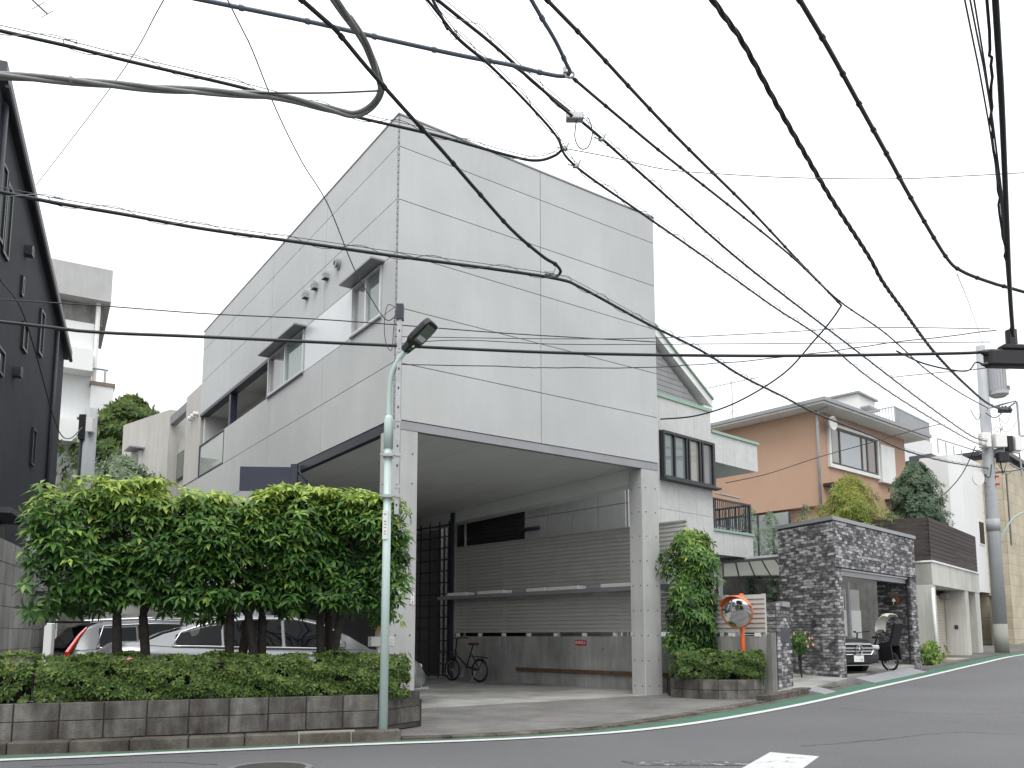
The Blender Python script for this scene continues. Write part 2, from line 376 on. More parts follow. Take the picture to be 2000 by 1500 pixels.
WIRES={
'lashed_upper':[(-9.97,4.06,6.25),(-4.64,6.78,6.7),(-4.17,7.02,6.74),(-3.67,7.28,6.77),(-2.87,7.67,6.82),(-2.18,8.04,6.86),(-1.58,8.36,6.9),(-0.88,8.68,6.93),(0.0,9.16,6.97),(0.31,9.26,6.98),(0.52,9.17,6.99),(0.61,9.03,7.0)],
'grey_bundle':[(-9.48,5.64,5.9),(-4.64,6.83,6.3),(-4.03,6.98,6.35),(-3.39,7.13,6.39),(-2.71,7.27,6.44),(-2.2,7.39,6.47),(-1.85,7.59,6.5),(-1.62,7.71,6.52),(-1.43,7.61,6.53),(-1.29,7.39,6.54),(-1.28,7.18,6.55),(-1.32,6.8,6.57),(-1.42,6.51,6.59),(-1.5,6.3,6.6),(-2.92,2.57,6.78)],
'bundle_stay':[(-2.66,7.27,6.45),(-2.18,7.31,6.47),(-1.74,7.32,6.48),(-1.3,7.32,6.5)],
'blue_tube':[(-7.43,4.93,6.62),(-2.75,6.66,6.9),(-1.91,6.97,6.95),(-1.24,7.23,6.98),(-0.51,7.5,7.01),(0.0,7.68,7.04),(0.32,7.81,7.05),(0.53,7.87,7.06),(0.6,7.81,7.06),(0.55,7.68,7.07),(0.43,7.39,7.08),(0.27,7.07,7.09),(0.18,6.89,7.1),(-1.61,3.32,7.3)],
'diag_black':[(-4.29,3.15,7.11),(-1.75,6.18,6.5),(-1.54,6.43,6.45),(-1.31,6.85,6.38),(-1.0,7.4,6.3),(-0.74,7.85,6.24),(-0.4,8.51,6.17),(0.0,9.28,6.1),(0.39,9.86,6.05),(0.56,10.04,6.03),(0.64,10.23,6.02),(0.58,10.37,6.01),(0.44,10.29,6.0)],
'lashed_mid':[(-10.76,5.42,5.85),(-5.34,8.0,5.85),(-4.92,8.2,5.85),(-4.23,8.47,5.85),(-3.5,8.78,5.85),(-2.42,9.12,5.85),(-1.44,9.44,5.85),(-0.26,9.79,5.85),(0.6,10.09,5.85),(0.97,10.51,5.9),(1.99,11.69,5.9),(3.14,13.02,5.94),(4.14,14.17,5.88),(5.33,15.55,5.92),(6.57,16.98,5.95),(8.81,19.56,6.15),(10.8,21.86,6.29),(13.77,25.28,6.72),(17.86,30.0,7.49)],
'lower_main':[(-12.14,7.9,5.2),(-6.48,9.9,5.2),(-5.49,10.25,5.2),(-4.09,10.43,5.2),(-1.61,10.76,5.2),(0.43,11.02,5.2),(2.03,11.13,5.2),(3.64,11.17,5.2),(5.07,11.13,5.2),(6.34,11.06,5.2),(6.63,11.0,5.2)],
'span_inner':[(-3.16,3.79,8.19),(-0.77,6.77,7.0),(-0.53,7.07,6.88),(-0.2,7.47,6.86),(0.16,7.93,6.8),(0.48,8.32,6.69),(0.69,8.59,6.52),(1.62,9.74,6.58),(2.76,11.16,6.68),(4.45,13.26,6.8),(5.9,15.06,6.96),(8.06,17.74,6.99),(11.14,21.58,7.29),(15.6,27.12,7.86),(17.92,30.0,8.33)],
'span_outer':[(-3.22,3.91,7.03),(-0.7,7.01,7.2),(-0.26,7.55,7.23),(0.01,7.89,7.23),(0.24,8.18,7.21),(0.74,8.79,7.23),(1.08,9.2,7.23),(1.66,9.92,7.22),(3.5,12.19,7.19),(5.31,14.42,7.28),(7.55,17.19,7.43),(11.26,21.77,7.67),(15.66,27.2,8.06),(17.93,30.0,8.53)],
'span_drop':[(-1.93,3.13,7.15),(-0.74,6.95,7.15),(-0.65,7.24,7.15),(-0.49,7.51,7.15),(-0.26,7.75,7.15),(0.0,7.83,7.15),(0.24,8.09,7.15),(0.52,8.46,7.15),(0.7,8.67,7.15)],
'span_thin':[(0.64,7.95,7.1),(1.13,8.57,7.15),(1.93,9.59,7.25),(3.1,11.07,7.43),(4.75,13.17,7.66),(6.42,15.29,7.77),(8.62,18.07,8.17),(11.38,21.58,8.46),(14.66,25.74,9.06),(18.02,30.0,9.81)],
'span_rope':[(-1.86,3.83,6.82),(0.34,7.13,7.3),(0.8,7.82,7.4),(1.4,8.73,7.51),(1.92,9.48,7.58),(2.54,10.34,7.66),(3.76,11.98,7.79),(4.95,13.62,7.89),(5.87,14.85,7.95),(6.78,16.06,8.0)],
'house_drop':[(6.78,16.06,8.0),(6.69,16.43,7.81),(6.52,16.92,7.58),(6.13,17.8,7.13),(5.36,18.86,6.78),(4.58,19.7,6.68),(3.81,20.4,6.78)],
'twist_heavy':[(-0.46,4.05,7.19),(1.95,7.24,7.4),(2.41,7.85,7.44),(3.03,8.68,7.32),(3.65,9.51,7.23),(4.35,10.44,7.14),(5.52,11.99,7.09),(6.06,12.72,7.01),(6.99,13.95,7.02),(8.34,15.75,7.06),(9.67,17.52,7.21),(11.39,19.81,7.49),(13.78,22.99,7.97),(16.51,26.64,8.82),(19.04,30.0,10.01)],
'right_cable':[(0.2,4.21,7.69),(2.8,7.24,7.4),(3.34,7.87,7.34),(4.05,8.74,7.27),(4.75,9.6,7.21),(5.42,10.43,7.16),(6.71,11.99,7.09),(7.24,12.48,7.07),(7.95,12.84,7.03),(8.62,13.11,7.0),(13.25,14.98,6.79)],
'riser_heavy':[(1.55,2.29,6.8),(3.64,5.6,6.0),(4.19,6.47,5.79),(4.99,7.76,5.57),(5.96,9.32,5.4),(6.8,10.64,5.3)],
'riser_wavy':[(1.51,2.29,6.88),(3.57,5.6,6.0),(3.9,6.13,5.86),(4.26,6.75,5.73),(4.77,7.52,5.6),(5.19,8.17,5.52),(5.65,8.85,5.44),(6.1,9.55,5.38),(6.72,10.54,5.3)],
'riser_thin':[(1.08,2.46,6.86),(3.41,5.6,6.0),(3.87,6.22,5.83),(4.4,6.97,5.68),(5.03,7.9,5.54),(6.6,10.36,5.3)],
'riser_thin_b':[(1.12,2.46,6.86),(3.45,5.6,6.0),(3.91,6.22,5.83),(4.43,6.97,5.68),(5.04,7.9,5.54),(6.61,10.36,5.3)],
'riser_thin_c':[(1.21,2.41,6.82),(3.48,5.6,6.0),(3.92,6.22,5.84),(4.48,7.04,5.67),(5.16,8.07,5.52),(6.61,10.36,5.3)],
'stay_left':[(-1.19,3.66,5.45),(-3.17,6.77,7.0),(-5.22,9.98,8.6),(-9.26,14.9,9.95)],
'lamp_drop':[(-2.81,2.56,7.11),(-2.5,6.54,6.8),(-2.46,7.05,6.76),(-2.41,7.74,6.59),(-2.29,8.31,6.38),(-2.11,8.81,6.16),(-1.94,9.47,5.73),(-1.8,9.79,5.51),(-1.62,10.1,5.3),(-1.45,10.02,5.38)],
'thin_far':[(0.64,9.05,7.0),(1.24,9.27,7.02),(1.92,9.55,7.04),(2.73,9.71,7.07),(3.69,9.84,7.1),(4.99,9.93,7.14),(5.98,9.92,7.18),(6.62,9.89,7.2),(11.61,9.66,7.36)],
'service_left':[(-11.48,8.79,5.39),(-6.67,10.15,5.6),(-5.5,10.48,5.65),(-4.26,10.84,5.69),(-2.92,11.14,5.74),(-1.73,11.47,5.78),(0.0,11.96,5.83),(2.28,12.5,5.9)],
'service_pair':[(-1.6,10.68,5.3),(0.42,10.79,5.31),(1.97,10.79,5.32),(3.47,10.63,5.33),(4.79,10.46,5.34),(6.43,10.53,5.35)],
'service_low':[(-1.66,11.1,5.05),(0.0,11.34,5.1),(0.45,11.42,5.11),(2.1,11.53,5.16),(3.33,11.37,5.19),(4.35,11.14,5.23),(4.97,10.89,5.25),(6.46,10.45,5.3)],
'service_wave':[(-1.63,10.83,5.25),(-0.7,10.71,5.26),(0.71,10.87,5.26),(2.85,10.91,5.28),(4.27,10.91,5.29),(6.12,10.9,5.3),(6.64,10.89,5.3)],
'orange_feed':[(6.11,22.9,5.59),(7.39,23.11,5.9),(8.99,23.38,6.45),(10.63,23.64,6.94),(11.97,23.85,7.35),(12.96,24.0,7.61)],
'tail_right':[(11.29,23.51,8.9),(10.75,19.94,7.86),(10.11,17.29,7.05),(8.87,13.77,6.0)],
'white_drop':[(17.2,29.6,8.23),(18.05,31.86,7.87),(18.44,33.17,7.65),(18.73,34.46,7.45),(18.81,35.0,7.39)],
'stay_pole':[(7.37,12.86,7.2),(11.68,19.89,9.57),(17.73,29.55,12.16)],
}
# ================================================================== GROUND, ROAD, KERBS
def axis(lo, hi, fine0, fine1, step, coarse):
    a = []; x = lo
    while x < hi:
        a.append(x); x += step if fine0 <= x < fine1 else coarse
    a.append(hi); return a
gx = axis(-260, 320, -20, 40, 2.0, 20.0); gy = axis(-120, 320, -10, 60, 2.0, 20.0)
b = MB()
b.v = [(x, y, gz(x, y) - .06) for y in gy for x in gx]
nx = len(gx)
b.f = [(j * nx + i, j * nx + i + 1, (j + 1) * nx + i + 1, (j + 1) * nx + i) for j in range(len(gy) - 1) for i in range(nx - 1)]
b.build('ground', ground_m, kind='structure', fix=False)

KERB = [(-40, -2), (-14, 6.2), (-8.6, 7.86), (-5.41, 8.79), (-4.28, 9.08), (-3.1, 9.47), (-1.6, 9.95), (-.63, 10.24), (.37, 10.66), (1.42, 11.45), (2.3, 12.45),
        (3.49, 13.95), (4.45, 15.12), (5.65, 16.6), (7.53, 18.8), (9.6, 21.05), (12.5, 24.2), (15.6, 27.5), (18.6, 30.3), (23, 33.3), (40, 43), (90, 70)]
WHITE = [(-40, -2.5), (-14, 5.75), (-8.5, 7.4), (-5.18, 8.42), (-4.28, 8.72), (-3.38, 9.05), (-1.56, 9.66), (-.61, 9.93), (.36, 10.29), (1.32, 10.80), (2.1, 11.42), (3.04, 12.38),
         (4.28, 13.85), (5.84, 15.74), (7.79, 17.96), (10.39, 20.75), (13.78, 24.45), (17.21, 28.1), (20.5, 30.6), (25, 33.5), (40, 42.2), (90, 69)]
KD = [p for p in cr_spline([(x, y, 0) for x, y in KERB], 8)]
WD = [p for p in cr_spline([(x, y, 0) for x, y in WHITE], 8)]
def side(P, i):
    t = (P[min(i + 1, len(P) - 1)] - P[max(i - 1, 0)]).normalized(); return Vector((t.y, -t.x, 0))   # towards the road
def strip(rows, dz, name, m, kind='structure', z=gz, parent=None):
    b = MB(); n = len(rows[0])
    for r in rows: b.v += [(p[0], p[1], z(p[0], p[1]) + dz) for p in r]
    for j in range(len(rows) - 1):
        for i in range(n - 1):
            b.f.append((j * n + i, (j + 1) * n + i, (j + 1) * n + i + 1, j * n + i + 1))
    o = b.build(name, m, fix=False, kind=kind, parent=parent)
    return o
strip([[p + side(KD, i) * d for i, p in enumerate(KD)] for d in (-.25, 0, .5, 1.2, 2, 3, 4.5, 6.5, 9, 12, 16, 22)], 0.0, 'road', asphalt)
strip([[p + side(WD, i) * d for i, p in enumerate(WD)] for d in (-.075, .075)], .010, 'road_edge_line', paint_w)
def near_k(p): return min(KD, key=lambda q: (q - p).length_squared)
gi, go, gu = [], [], []
for i, p in enumerate(WD):
    q = near_k(p); a = p - side(WD, i) * .085
    gi.append(a); go.append(a.lerp(q, .70)); gu.append(q)
strip([go, gi], .006, 'green_verge_strip', paint_g)
strip([gu, go], .005, 'gutter', kerb_m)

# kerb stones -------------------------------------------------------
kerb = tag(bpy.data.objects.new('kerb', None), kind='structure'); COL.objects.link(kerb)
ks_hi = shape('kerb_stone', kerb_m, lambda b: b.box(-.295, .295, 0, .20, -.05, .125), bevel=.012)
ks_lo = shape('kerb_stone_low', kerb_m, lambda b: b.box(-.295, .295, 0, .20, -.05, .030), bevel=.008)
s = 0.0; nxt = 0.0
for i in range(len(KD) - 1):
    a, c = KD[i], KD[i + 1]; d = (c - a).length
    if d < 1e-6: continue
    while nxt < s + d:
        p = a.lerp(c, (nxt - s) / d); nxt += .6
        if not (-9.6 < p.x < 7.6): continue
        hi = p.x < -1.35 or 4.75 < p.x < 6.4
        ang = math.atan2((c - a).y, (c - a).x)
        piece(ks_hi if hi else ks_lo, 'kerb_stone', kerb, (p.x, p.y, gz(p.x, p.y) + .002 * R.random()), (0, 0, ang + R.uniform(-.006, .006)))
    s += d
# lot floors ---------------------------------------------------------
vB = Vector((.817, .576)); uB = Vector((-.576, .817)); CB = Vector((-2.03, 13.6))
def bw2(x, y): p = CB + vB * x + uB * y; return (p.x, p.y)
edge = [(p.x, p.y) for p in KD if -1.7 < p.x < 5.2]
edge = [(p.x - side(KD, i).x * .17, p.y - side(KD, i).y * .17) for i, p in enumerate(KD) if -1.75 < p.x < 5.25]
b = MB(); b.prism(edge + [(5.2, 16.6), bw2(6.9, -.02), bw2(-.6, -.02), (-2.6, 12.6), (-1.75, 11.2)], -.12, .034)
b.build('driveway_apron', mat('apron_rough', (0.165, 0.163, 0.156), .9, .16, 1.2, .6, 90, speck=.55, dirt=(.085, .083, .078), dirt_amt=.75, dirt_scale=1.0), kind='structure')
b = MB(); b.prism([bw2(-.6, 0), bw2(6.9, 0), bw2(6.9, 14), bw2(-12, 14), bw2(-12, 2), (-10.5, 9.4), (-2.4, 12.4)], -.12, .040)
b.build('parking_floor', apron_m, kind='structure')
# drain slot in the kerb and manhole
mh = thing('manhole_cover', 'round dark iron manhole cover let into the asphalt', 'manhole cover', (-2.30, 7.93, gz(-2.3, 7.9)))
def disc(b, r, z0, z1, n=40, r_in=None):
    if r_in is None: b.prism([(r * math.cos(6.2832 * k / n), r * math.sin(6.2832 * k / n)) for k in range(n)], z0, z1)
    else:
        for k in range(n):
            a0, a1 = 6.2832 * k / n, 6.2832 * (k + 1) / n
            b.prism([(r_in * math.cos(a0), r_in * math.sin(a0)), (r * math.cos(a0), r * math.sin(a0)), (r * math.cos(a1), r * math.sin(a1)), (r_in * math.cos(a1), r_in * math.sin(a1))], z0, z1)
    return b
disc(MB(), .33, -.03, .008).build('cover_plate', mat('cast_iron', (.045, .042, .042), .6, .2, 20, .6, 60), mh)
disc(MB(), .40, -.03, .011, r_in=.335).build('rim', mat('rim_concrete', (.14, .14, .14), .9, .1, 8, .3, 80), mh)
dr = thing('drain_inlet', 'dark slot drain inlet in the kerb beside the driveway', 'drain', (1.02, 11.02, gz(1, 11)), 38)
MB().box(-.30, .30, -.02, .14, -.1, .036).build('grate_frame', kerb_m, dr)
MB().box(-.26, .26, .0, .07, -.05, .041).build('slot', black_pl, dr)
dr2 = thing('drain_inlet', 'dark slot drain inlet below the block planter wall', 'drain', (-2.18, 9.78, 0), 18)
MB().box(-.33, .33, -.004, .10, .0, .135).build('kerb_face', mat('kerb_pale', (.27, .25, .215), .9, .15, 4, .3, 60), dr2)
MB().box(-.20, .18, -.008, .05, .03, .058).build('slot', black_pl, dr2)
# paint marks on the road: part of a large painted character
worn = bpy.data.materials.new('worn_paint'); worn.use_nodes = True
_n = worn.node_tree.nodes; _l = worn.node_tree.links; _b = _n['Principled BSDF']; _b.inputs['Roughness'].default_value = .8
def wornmat(m, lo, hi, sc):
    n = m.node_tree.nodes; l = m.node_tree.links; bb = n['Principled BSDF']
    g = n.new('ShaderNodeNewGeometry'); no = n.new('ShaderNodeTexNoise'); no.inputs['Scale'].default_value = sc; no.inputs['Detail'].default_value = 9; no.inputs['Roughness'].default_value = .75
    l.new(g.outputs['Position'], no.inputs['Vector'])
    r = n.new('ShaderNodeMapRange'); r.inputs['From Min'].default_value = lo; r.inputs['From Max'].default_value = hi; l.new(no.outputs[0], r.inputs[0])
    mx_ = n.new('ShaderNodeMix'); mx_.data_type = 'RGBA'; mx_.inputs[6].default_value = (.066, .067, .07, 1); mx_.inputs[7].default_value = (.45, .46, .46, 1)
    l.new(r.outputs[0], mx_.inputs[0]); l.new(mx_.outputs[2], bb.inputs['Base Color'])
wornmat(worn, .34, .44, 5.0)
worn2 = bpy.data.materials.new('worn_paint_faint'); worn2.use_nodes = True; worn2.node_tree.nodes['Principled BSDF'].inputs['Roughness'].default_value = .8
wornmat(worn2, .52, .68, 9.0)
for nm, pts, m, lab in (('painted_stroke', [(1.86, 7.35), (2.38, 7.27), (3.19, 8.67), (2.78, 8.98)], worn, 'white painted road marking stroke with a worn patch'),
                        ('painted_stroke', [(1.22, 8.12), (2.42, 8.10), (2.50, 8.36), (1.10, 8.38)], worn2, 'almost worn away white road marking stroke')):
    c0 = (pts[0][0], pts[0][1], gz(*pts[0]))
    MB().prism(pts, .0015, .009 if m is worn else .007).build(nm, m, origin=c0, label=lab, cat='road marking').location.z += 0

# hairline cracks in the asphalt
crack_m = mat('crack_dark', (.03, .03, .032), .95, .3, 12)
rc = random.Random(3)
for pts_c in ([(3.3, 9.5), (4.0, 9.85), (4.9, 10.35), (5.8, 10.85), (6.6, 10.5), (7.6, 10.45)], [(5.6, 14.4), (6.3, 13.6), (7.4, 13.2), (8.8, 13.5)], [(-4.6, 8.05), (-3.6, 8.3), (-2.9, 8.2)]):
    P_ = cr_spline([(x, y, 0) for x, y in pts_c], 7); P_ = [p + Vector((rc.uniform(-.035, .035), rc.uniform(-.035, .035), 0)) for p in P_]
    W_ = [rc.uniform(.003, .010) for p in P_]
    strip([[p - side(P_, i) * W_[i] for i, p in enumerate(P_)], [p + side(P_, i) * W_[i] for i, p in enumerate(P_)]][::-1], .003, 'road_crack', crack_m)
# steel / rubber ramp wedges in the gutter by the garages
rampm = mat('ramp_steel', (.23, .235, .25), .55, .12, 5, .2, 80)
def wedge(x, y, ang, ln, lab):
    r = thing('kerb_ramp', lab, 'ramp', (x, y, gz(x, y)), ang, 'kerb ramps in the gutter'); r.rotation_euler = (0, -.034, rad(ang))
    bb = MB(); bb.prism([(-.02, -.27), (-.02, .17), (ln + .02, .17), (ln + .02, -.27)], lambda a, c: -.05, lambda a, c: .012 if c < 0 else .105); bb.build('ramp_plate', rampm, r, bevel=.006)
    for k in range(2): MB().box(.12 + k * (ln - .34), .22 + k * (ln - .34), .172, .176, .02, .08).build('slot', black_pl, r)
wedge(6.25, 17.22, 49.5, .62, 'small grey steel kerb ramp beside the brick gate pier')
for k in range(4):
    x, y = 8.35 + k * .66, 19.62 + k * .70
    wedge(x, y, 46.8, .93, ('grey steel kerb ramp at the brick garage, %s' % ['first from the planter', 'second from the planter', 'third from the planter', 'last before the white garage'][k]))

# ================================================================== LEFT PLANTER
pl = thing('block_planter', 'stained two course concrete block planter wall under the hedge', 'planter', (-1.67, 10.45, 0), 20.9)
blk = shape('block', block_m, lambda b: b.box(-.215, .215, 0, .12, 0, .197), bevel=.006)
for row in range(2):
    for k in range(17):
        x = -.235 - k * .445 - (0.0 if row else .0)
        piece(blk, 'block', pl, (x, R.uniform(-.003, .003), .115 + row * .203))
for row in range(2):
    for k in range(2):
        d = Vector((.10, .75)).normalized(); ang = rad(38)
        piece(blk, 'block', pl, (.03 + math.cos(ang) * (.2 + .40 * k) - .0, .04 + math.sin(ang) * (.2 + .40 * k), .115 + row * .203), (0, 0, ang), (.92, 1, 1))
MB().prism([(-7.8, .06), (-.02, .06), (.7, .6), (.45, 1.15), (-7.8, 1.25)], .0, .40).build('soil', soil, pl)
MB().prism([(-7.8, .02), (-.02, .02), (.62, .52), (.5, .62), (-.06, .1), (-7.8, .1)], .05, .515).build('mortar_core', mortar, pl)
MB().box(-7.8, .4, 1.16, 1.30, 0, .45).build('rear_kerb', conc_old, pl)

# ================================================================== RIGHT PLANTER
pr = thing('block_planter', 'small curved concrete block planter below the traffic mirror', 'planter', (3.2, 16.7, gz(3.2, 16.7)))
pts = cr_spline([(0, 0, 0), (.36, -.52, 0), (.80, -.74, 0), (1.40, -.66, 0), (1.80, -.38, 0)], 6)
Ls = [0]
for a, c in zip(pts, pts[1:]): Ls.append(Ls[-1] + (c - a).length)
nb = 6
for row in range(2):
    for k in range(nb):
        s0 = Ls[-1] * (k + .5) / nb
        i = max(j for j in range(len(Ls)) if Ls[j] <= s0); i = min(i, len(pts) - 2)
        p = pts[i].lerp(pts[i + 1], (s0 - Ls[i]) / (Ls[i + 1] - Ls[i])); t = pts[i + 1] - pts[i]
        piece(blk, 'block', pr, (p.x, p.y, -.005 + row * .205), (0, 0, math.atan2(t.y, t.x)), (Ls[-1] / nb / .44, 1, 1))
MB().prism([(p.x, p.y + .06) for p in pts] + [(1.8, .3), (.1, .9)], -.02, .34).build('soil', soil, pr)
# ================================================================== MAIN HOUSE ON PILLARS
BX, BY, BR = -2.03, 13.6, 35.2
mh_ = thing('concrete_house', 'large pale grey panel clad house raised on square concrete pillars', 'house', (BX, BY, 0), BR)
LX, LY = 6.36, 12.95
# hollow core with the balcony recess
b = MB()
b.box(.09, LX - .01, .09, LY - .01, 4.94, 5.955)
b.box(.09, LX - .01, .09, 6.7, 5.955, 6.955); b.box(.95, LX - .01, 6.7, LY - .01, 5.955, 6.955)
b.box(.09, LX - .01, .09, 6.7, 6.955, 7.955); b.box(.95, LX - .01, 6.7, LY - .01, 6.955, 7.955)
b.box(.09, LX - .01, .09, LY - .01, 7.955, 10.53)
b.build('wall_core', core_m, mh_)
# recess lining in fair faced concrete
b = MB(); b.box(.90, .947, 6.72, LY - .02, 5.97, 7.93); b.box(.1, .90, LY - .14, LY - .02, 5.97, 7.93); b.box(.1, .90, 6.705, 6.76, 5.97, 7.93)
b.box(.1, .90, 6.76, LY - .14, 7.90, 7.945); b.build('balcony_lining', mat('balcony_concrete', (.60, .60, .585), .7, .06, 1.5, streak=.06), mh_)
ROW = [4.95, 5.96, 6.95, 7.95, 8.95, 9.95, 10.55]
G = .007
def panel(a0, a1, c0, c1, face, m=facade, nm='facade_panel', out=0.0):
    bb = MB()
    if face == 'front': bb.box(a0 + G, a1 - G, 0 - out, .085, c0 + G, c1 - G)
    elif face == 'left': bb.box(0 - out, .085, a0 + G, a1 - G, c0 + G, c1 - G)
    else: bb.box(LX - .009, LX + .005, a0 + G, a1 - G, c0 + G, c1 - G)
    return bb.build(nm, m, mh_)
for r in range(6):
    for x0, x1 in ((.022, 3.18), (3.18, LX)): panel(x0, x1, ROW[r], ROW[r + 1], 'front')
    cols = [.022, 3.26, 6.6, 9.95, LY]
    for x0, x1 in zip(cols, cols[1:]):
        if r == 2: continue
        if r == 1 and x0 > 9: x1 = 10.3
        panel(x0, x1, ROW[r], ROW[r + 1], 'left')
    for x0, x1 in zip(cols, cols[1:]): panel(x0, x1, ROW[r], ROW[r + 1], 'right')
panel(.022, .55, 6.95, 7.95, 'left'); panel(1.86, 4.32, 6.95, 7.95, 'left', spandrel, 'smooth_spandrel')
# rear enclosed ground floor
for c0, c1 in ((0.04, 1.95), (1.95, 2.95), (2.95, 3.95), (3.95, 4.95)):
    for x0, x1 in ((6.6, 9.95), (9.95, LY)): panel(x0, x1, c0, c1, 'left')
MB().box(.09, .25, 6.62, LY - .01, .03, 4.94).build('wall_core', core_m, mh_)
# corner bead with its slots
b = MB()
for k in range(50): b.box(.002, .02, .002, .02, 4.97 + k * .112, 4.97 + k * .112 + .075)
b.build('corner_bead', steel_grey, mh_)
b = MB(); b.box(-.012, LX + .012, -.012, LY + .01, 10.552, 10.585); b.build('roof_coping', steel_grey, mh_)
# bottom bands
MB().box(.0, LX, .012, .13, 4.79, 4.943).build('front_edge_beam', steel_grey, mh_)
MB().box(.012, .13, .13, 6.6, 4.77, 4.943).build('side_edge_beam', steel_dark, mh_)
# soffit boards, running front to back
for k in range(6):
    x0 = .135 + k * .97
    MB().box(x0, x0 + .962, .135, 12.0, 4.862, 4.935).build('soffit_board', soffit_m, mh_)
MB().box(5.95, LX - .0, .135, 12.0, 4.52, 4.86).build('side_beam', soffit_m, mh_)
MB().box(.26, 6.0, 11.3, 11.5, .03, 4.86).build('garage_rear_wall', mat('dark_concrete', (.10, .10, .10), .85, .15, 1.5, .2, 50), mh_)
# pillars with form tie holes
def pillar(x0, x1, y0, y1, z1):
    MB().box(x0, x1, y0, y1, .0, z1).build('pillar', conc, mh_, bevel=.012)
    bb = MB()
    for k in range(9):
        z = .22 + k * .52
        if z > z1 - .1: break
        for fx in (.22, .78):
            cx = lerp(x0, x1, fx); bb.cyl((cx, y0 + .01, z), (cx, y0 - .003, z), .017, 8)
            cy = lerp(y0, y1, fx); bb.cyl((x0 + .01, cy, z), (x0 - .003, cy, z), .017, 8)
    bb.build('tie_hole', mat('tie_hole', (.10, .10, .10), .9, .1), mh_)
pillar(.005, .49, .015, .50, 4.788)
pillar(5.86, LX - .005, .015, .42, 4.788)
MB().box(.385, .452, .004, .013, 1.78, 1.98).build('notice_sticker', white_pl, mh_)
b = MB()
for z0, z1, w in ((1.945, 1.962, .018), (1.918, 1.937, .016), (1.872, 1.882, .012), (1.85, 1.858, .010), (1.82, 1.838, .016), (1.795, 1.813, .019)): b.box(.4185 - w / 2, .4185 + w / 2, .001, .0035, z0, z1)
b.build('sticker_print', black_pl, mh_)
# windows on the left face
def win(s0, s1, z0, z1, frm, glass_cols):
    F = lambda a, c, z: (c, a, z)         # a along the wall, c depth (+ inward)
    fr = MB(); w = .045
    fr.box(s0, s0 + w, -.03, .09, z0, z1, F); fr.box(s1 - w, s1, -.03, .09, z0, z1, F)
    fr.box(s0 + w, s1 - w, -.03, .09, z0, z0 + w, F); fr.box(s0 + w, s1 - w, -.03, .09, z1 - w, z1, F)
    mid = (s0 + s1) / 2
    fr.box(mid - .03, mid + .03, -.028, .085, z0 + w, z1 - w, F)
    o = fr.build('window', frm, mh_)
    MB().box(s0 + w, mid - .03, .02, .03, z0 + w, z1 - w, F).build('pane', glass_cols[0], o)
    MB().box(mid + .03, s1 - w, .04, .05, z0 + w, z1 - w, F).build('pane', glass_cols[1], o)
    MB().box(s0 - .02, s1 + .02, -.05, .02, z0 - .035, z0 - .002, F).build('sill', steel_grey, o)
    MB().box(s0 - .10, s1 + .05, -.27, .0, z1 + .02, z1 + .055, F).build('canopy', steel_grey, o)
bright = mat('window_metal', (.58, .60, .61), .35, .04, 2, metal=.3)
teal_glass = glassmat('glass_teal', (.16, .22, .21), .05)
curt_glass = mat('glass_curtain', (.26, .26, .265), .12, .10, 2, streak=.25, spec=.8)
win(.56, 1.84, 6.96, 7.93, bright, (glass_s, curt_glass)); win(4.36, 6.68, 6.96, 7.93, bright, (teal_glass, curt_glass))
# balcony: lintel, post, glass balustrade
MB().box(-.012, .2, 6.72, LY, 7.86, 7.948).build('balcony_lintel', steel_navy, mh_)
MB().box(.02, .2, 9.86, 10.02, 5.96, 7.86).build('balcony_post', steel_navy, mh_)
gp = MB(); gp.box(-.005, .06, 10.31, 10.35, 5.98, 6.96); gp.box(-.005, .06, 12.86, 12.93, 5.98, 6.96); gp.box(-.005, .06, 10.35, 12.86, 6.92, 6.96); gp.box(-.005, .06, 10.35, 12.86, 5.98, 6.02)
gp = gp.build('glazing', steel_navy, mh_); MB().box(.02, .035, 10.35, 12.86, 6.02, 6.92).build('pane', glassmat('glass_pale', (.32, .35, .33), .04), gp)
b = MB(); b.tube([(.75, 9.2, 6.0), (.75, 9.2, 7.45), (.75, 9.5, 7.6), (.75, 9.8, 7.62)], .06, 8); b.tube([(.8, 8.9, 7.62), (.75, 9.5, 7.62)], .075, 8)
b.build('duct_pipe', cream_pl, mh_, smooth=True)
# vents
for s_, z_, hood in ((2.55, 8.72, 0), (3.12, 8.70, 1), (3.72, 8.70, 1), (4.25, 8.68, 1)):
    bb = MB()
    if hood:
        bb.cyl((.0, s_, z_), (-.11, s_, z_), .085, 14); bb.box(-.11, 0, s_ - .085, s_ + .085, z_ - .10, z_)
        o = bb.build('vent_hood', galv, mh_); MB().box(-.10, -.01, s_ - .07, s_ + .07, z_ - .104, z_ - .101).build('opening', black_pl, o)
    else:
        bb.cyl((0, s_, z_), (-.04, s_, z_), .125, 20); bb.cyl((-.04, s_, z_), (-.10, s_, z_), .08, 16, .095)
        o = bb.build('vent_cowl', galv, mh_); MB().cyl((-.10, s_, z_), (-.104, s_, z_), .05, 14).build('opening', black_pl, o)

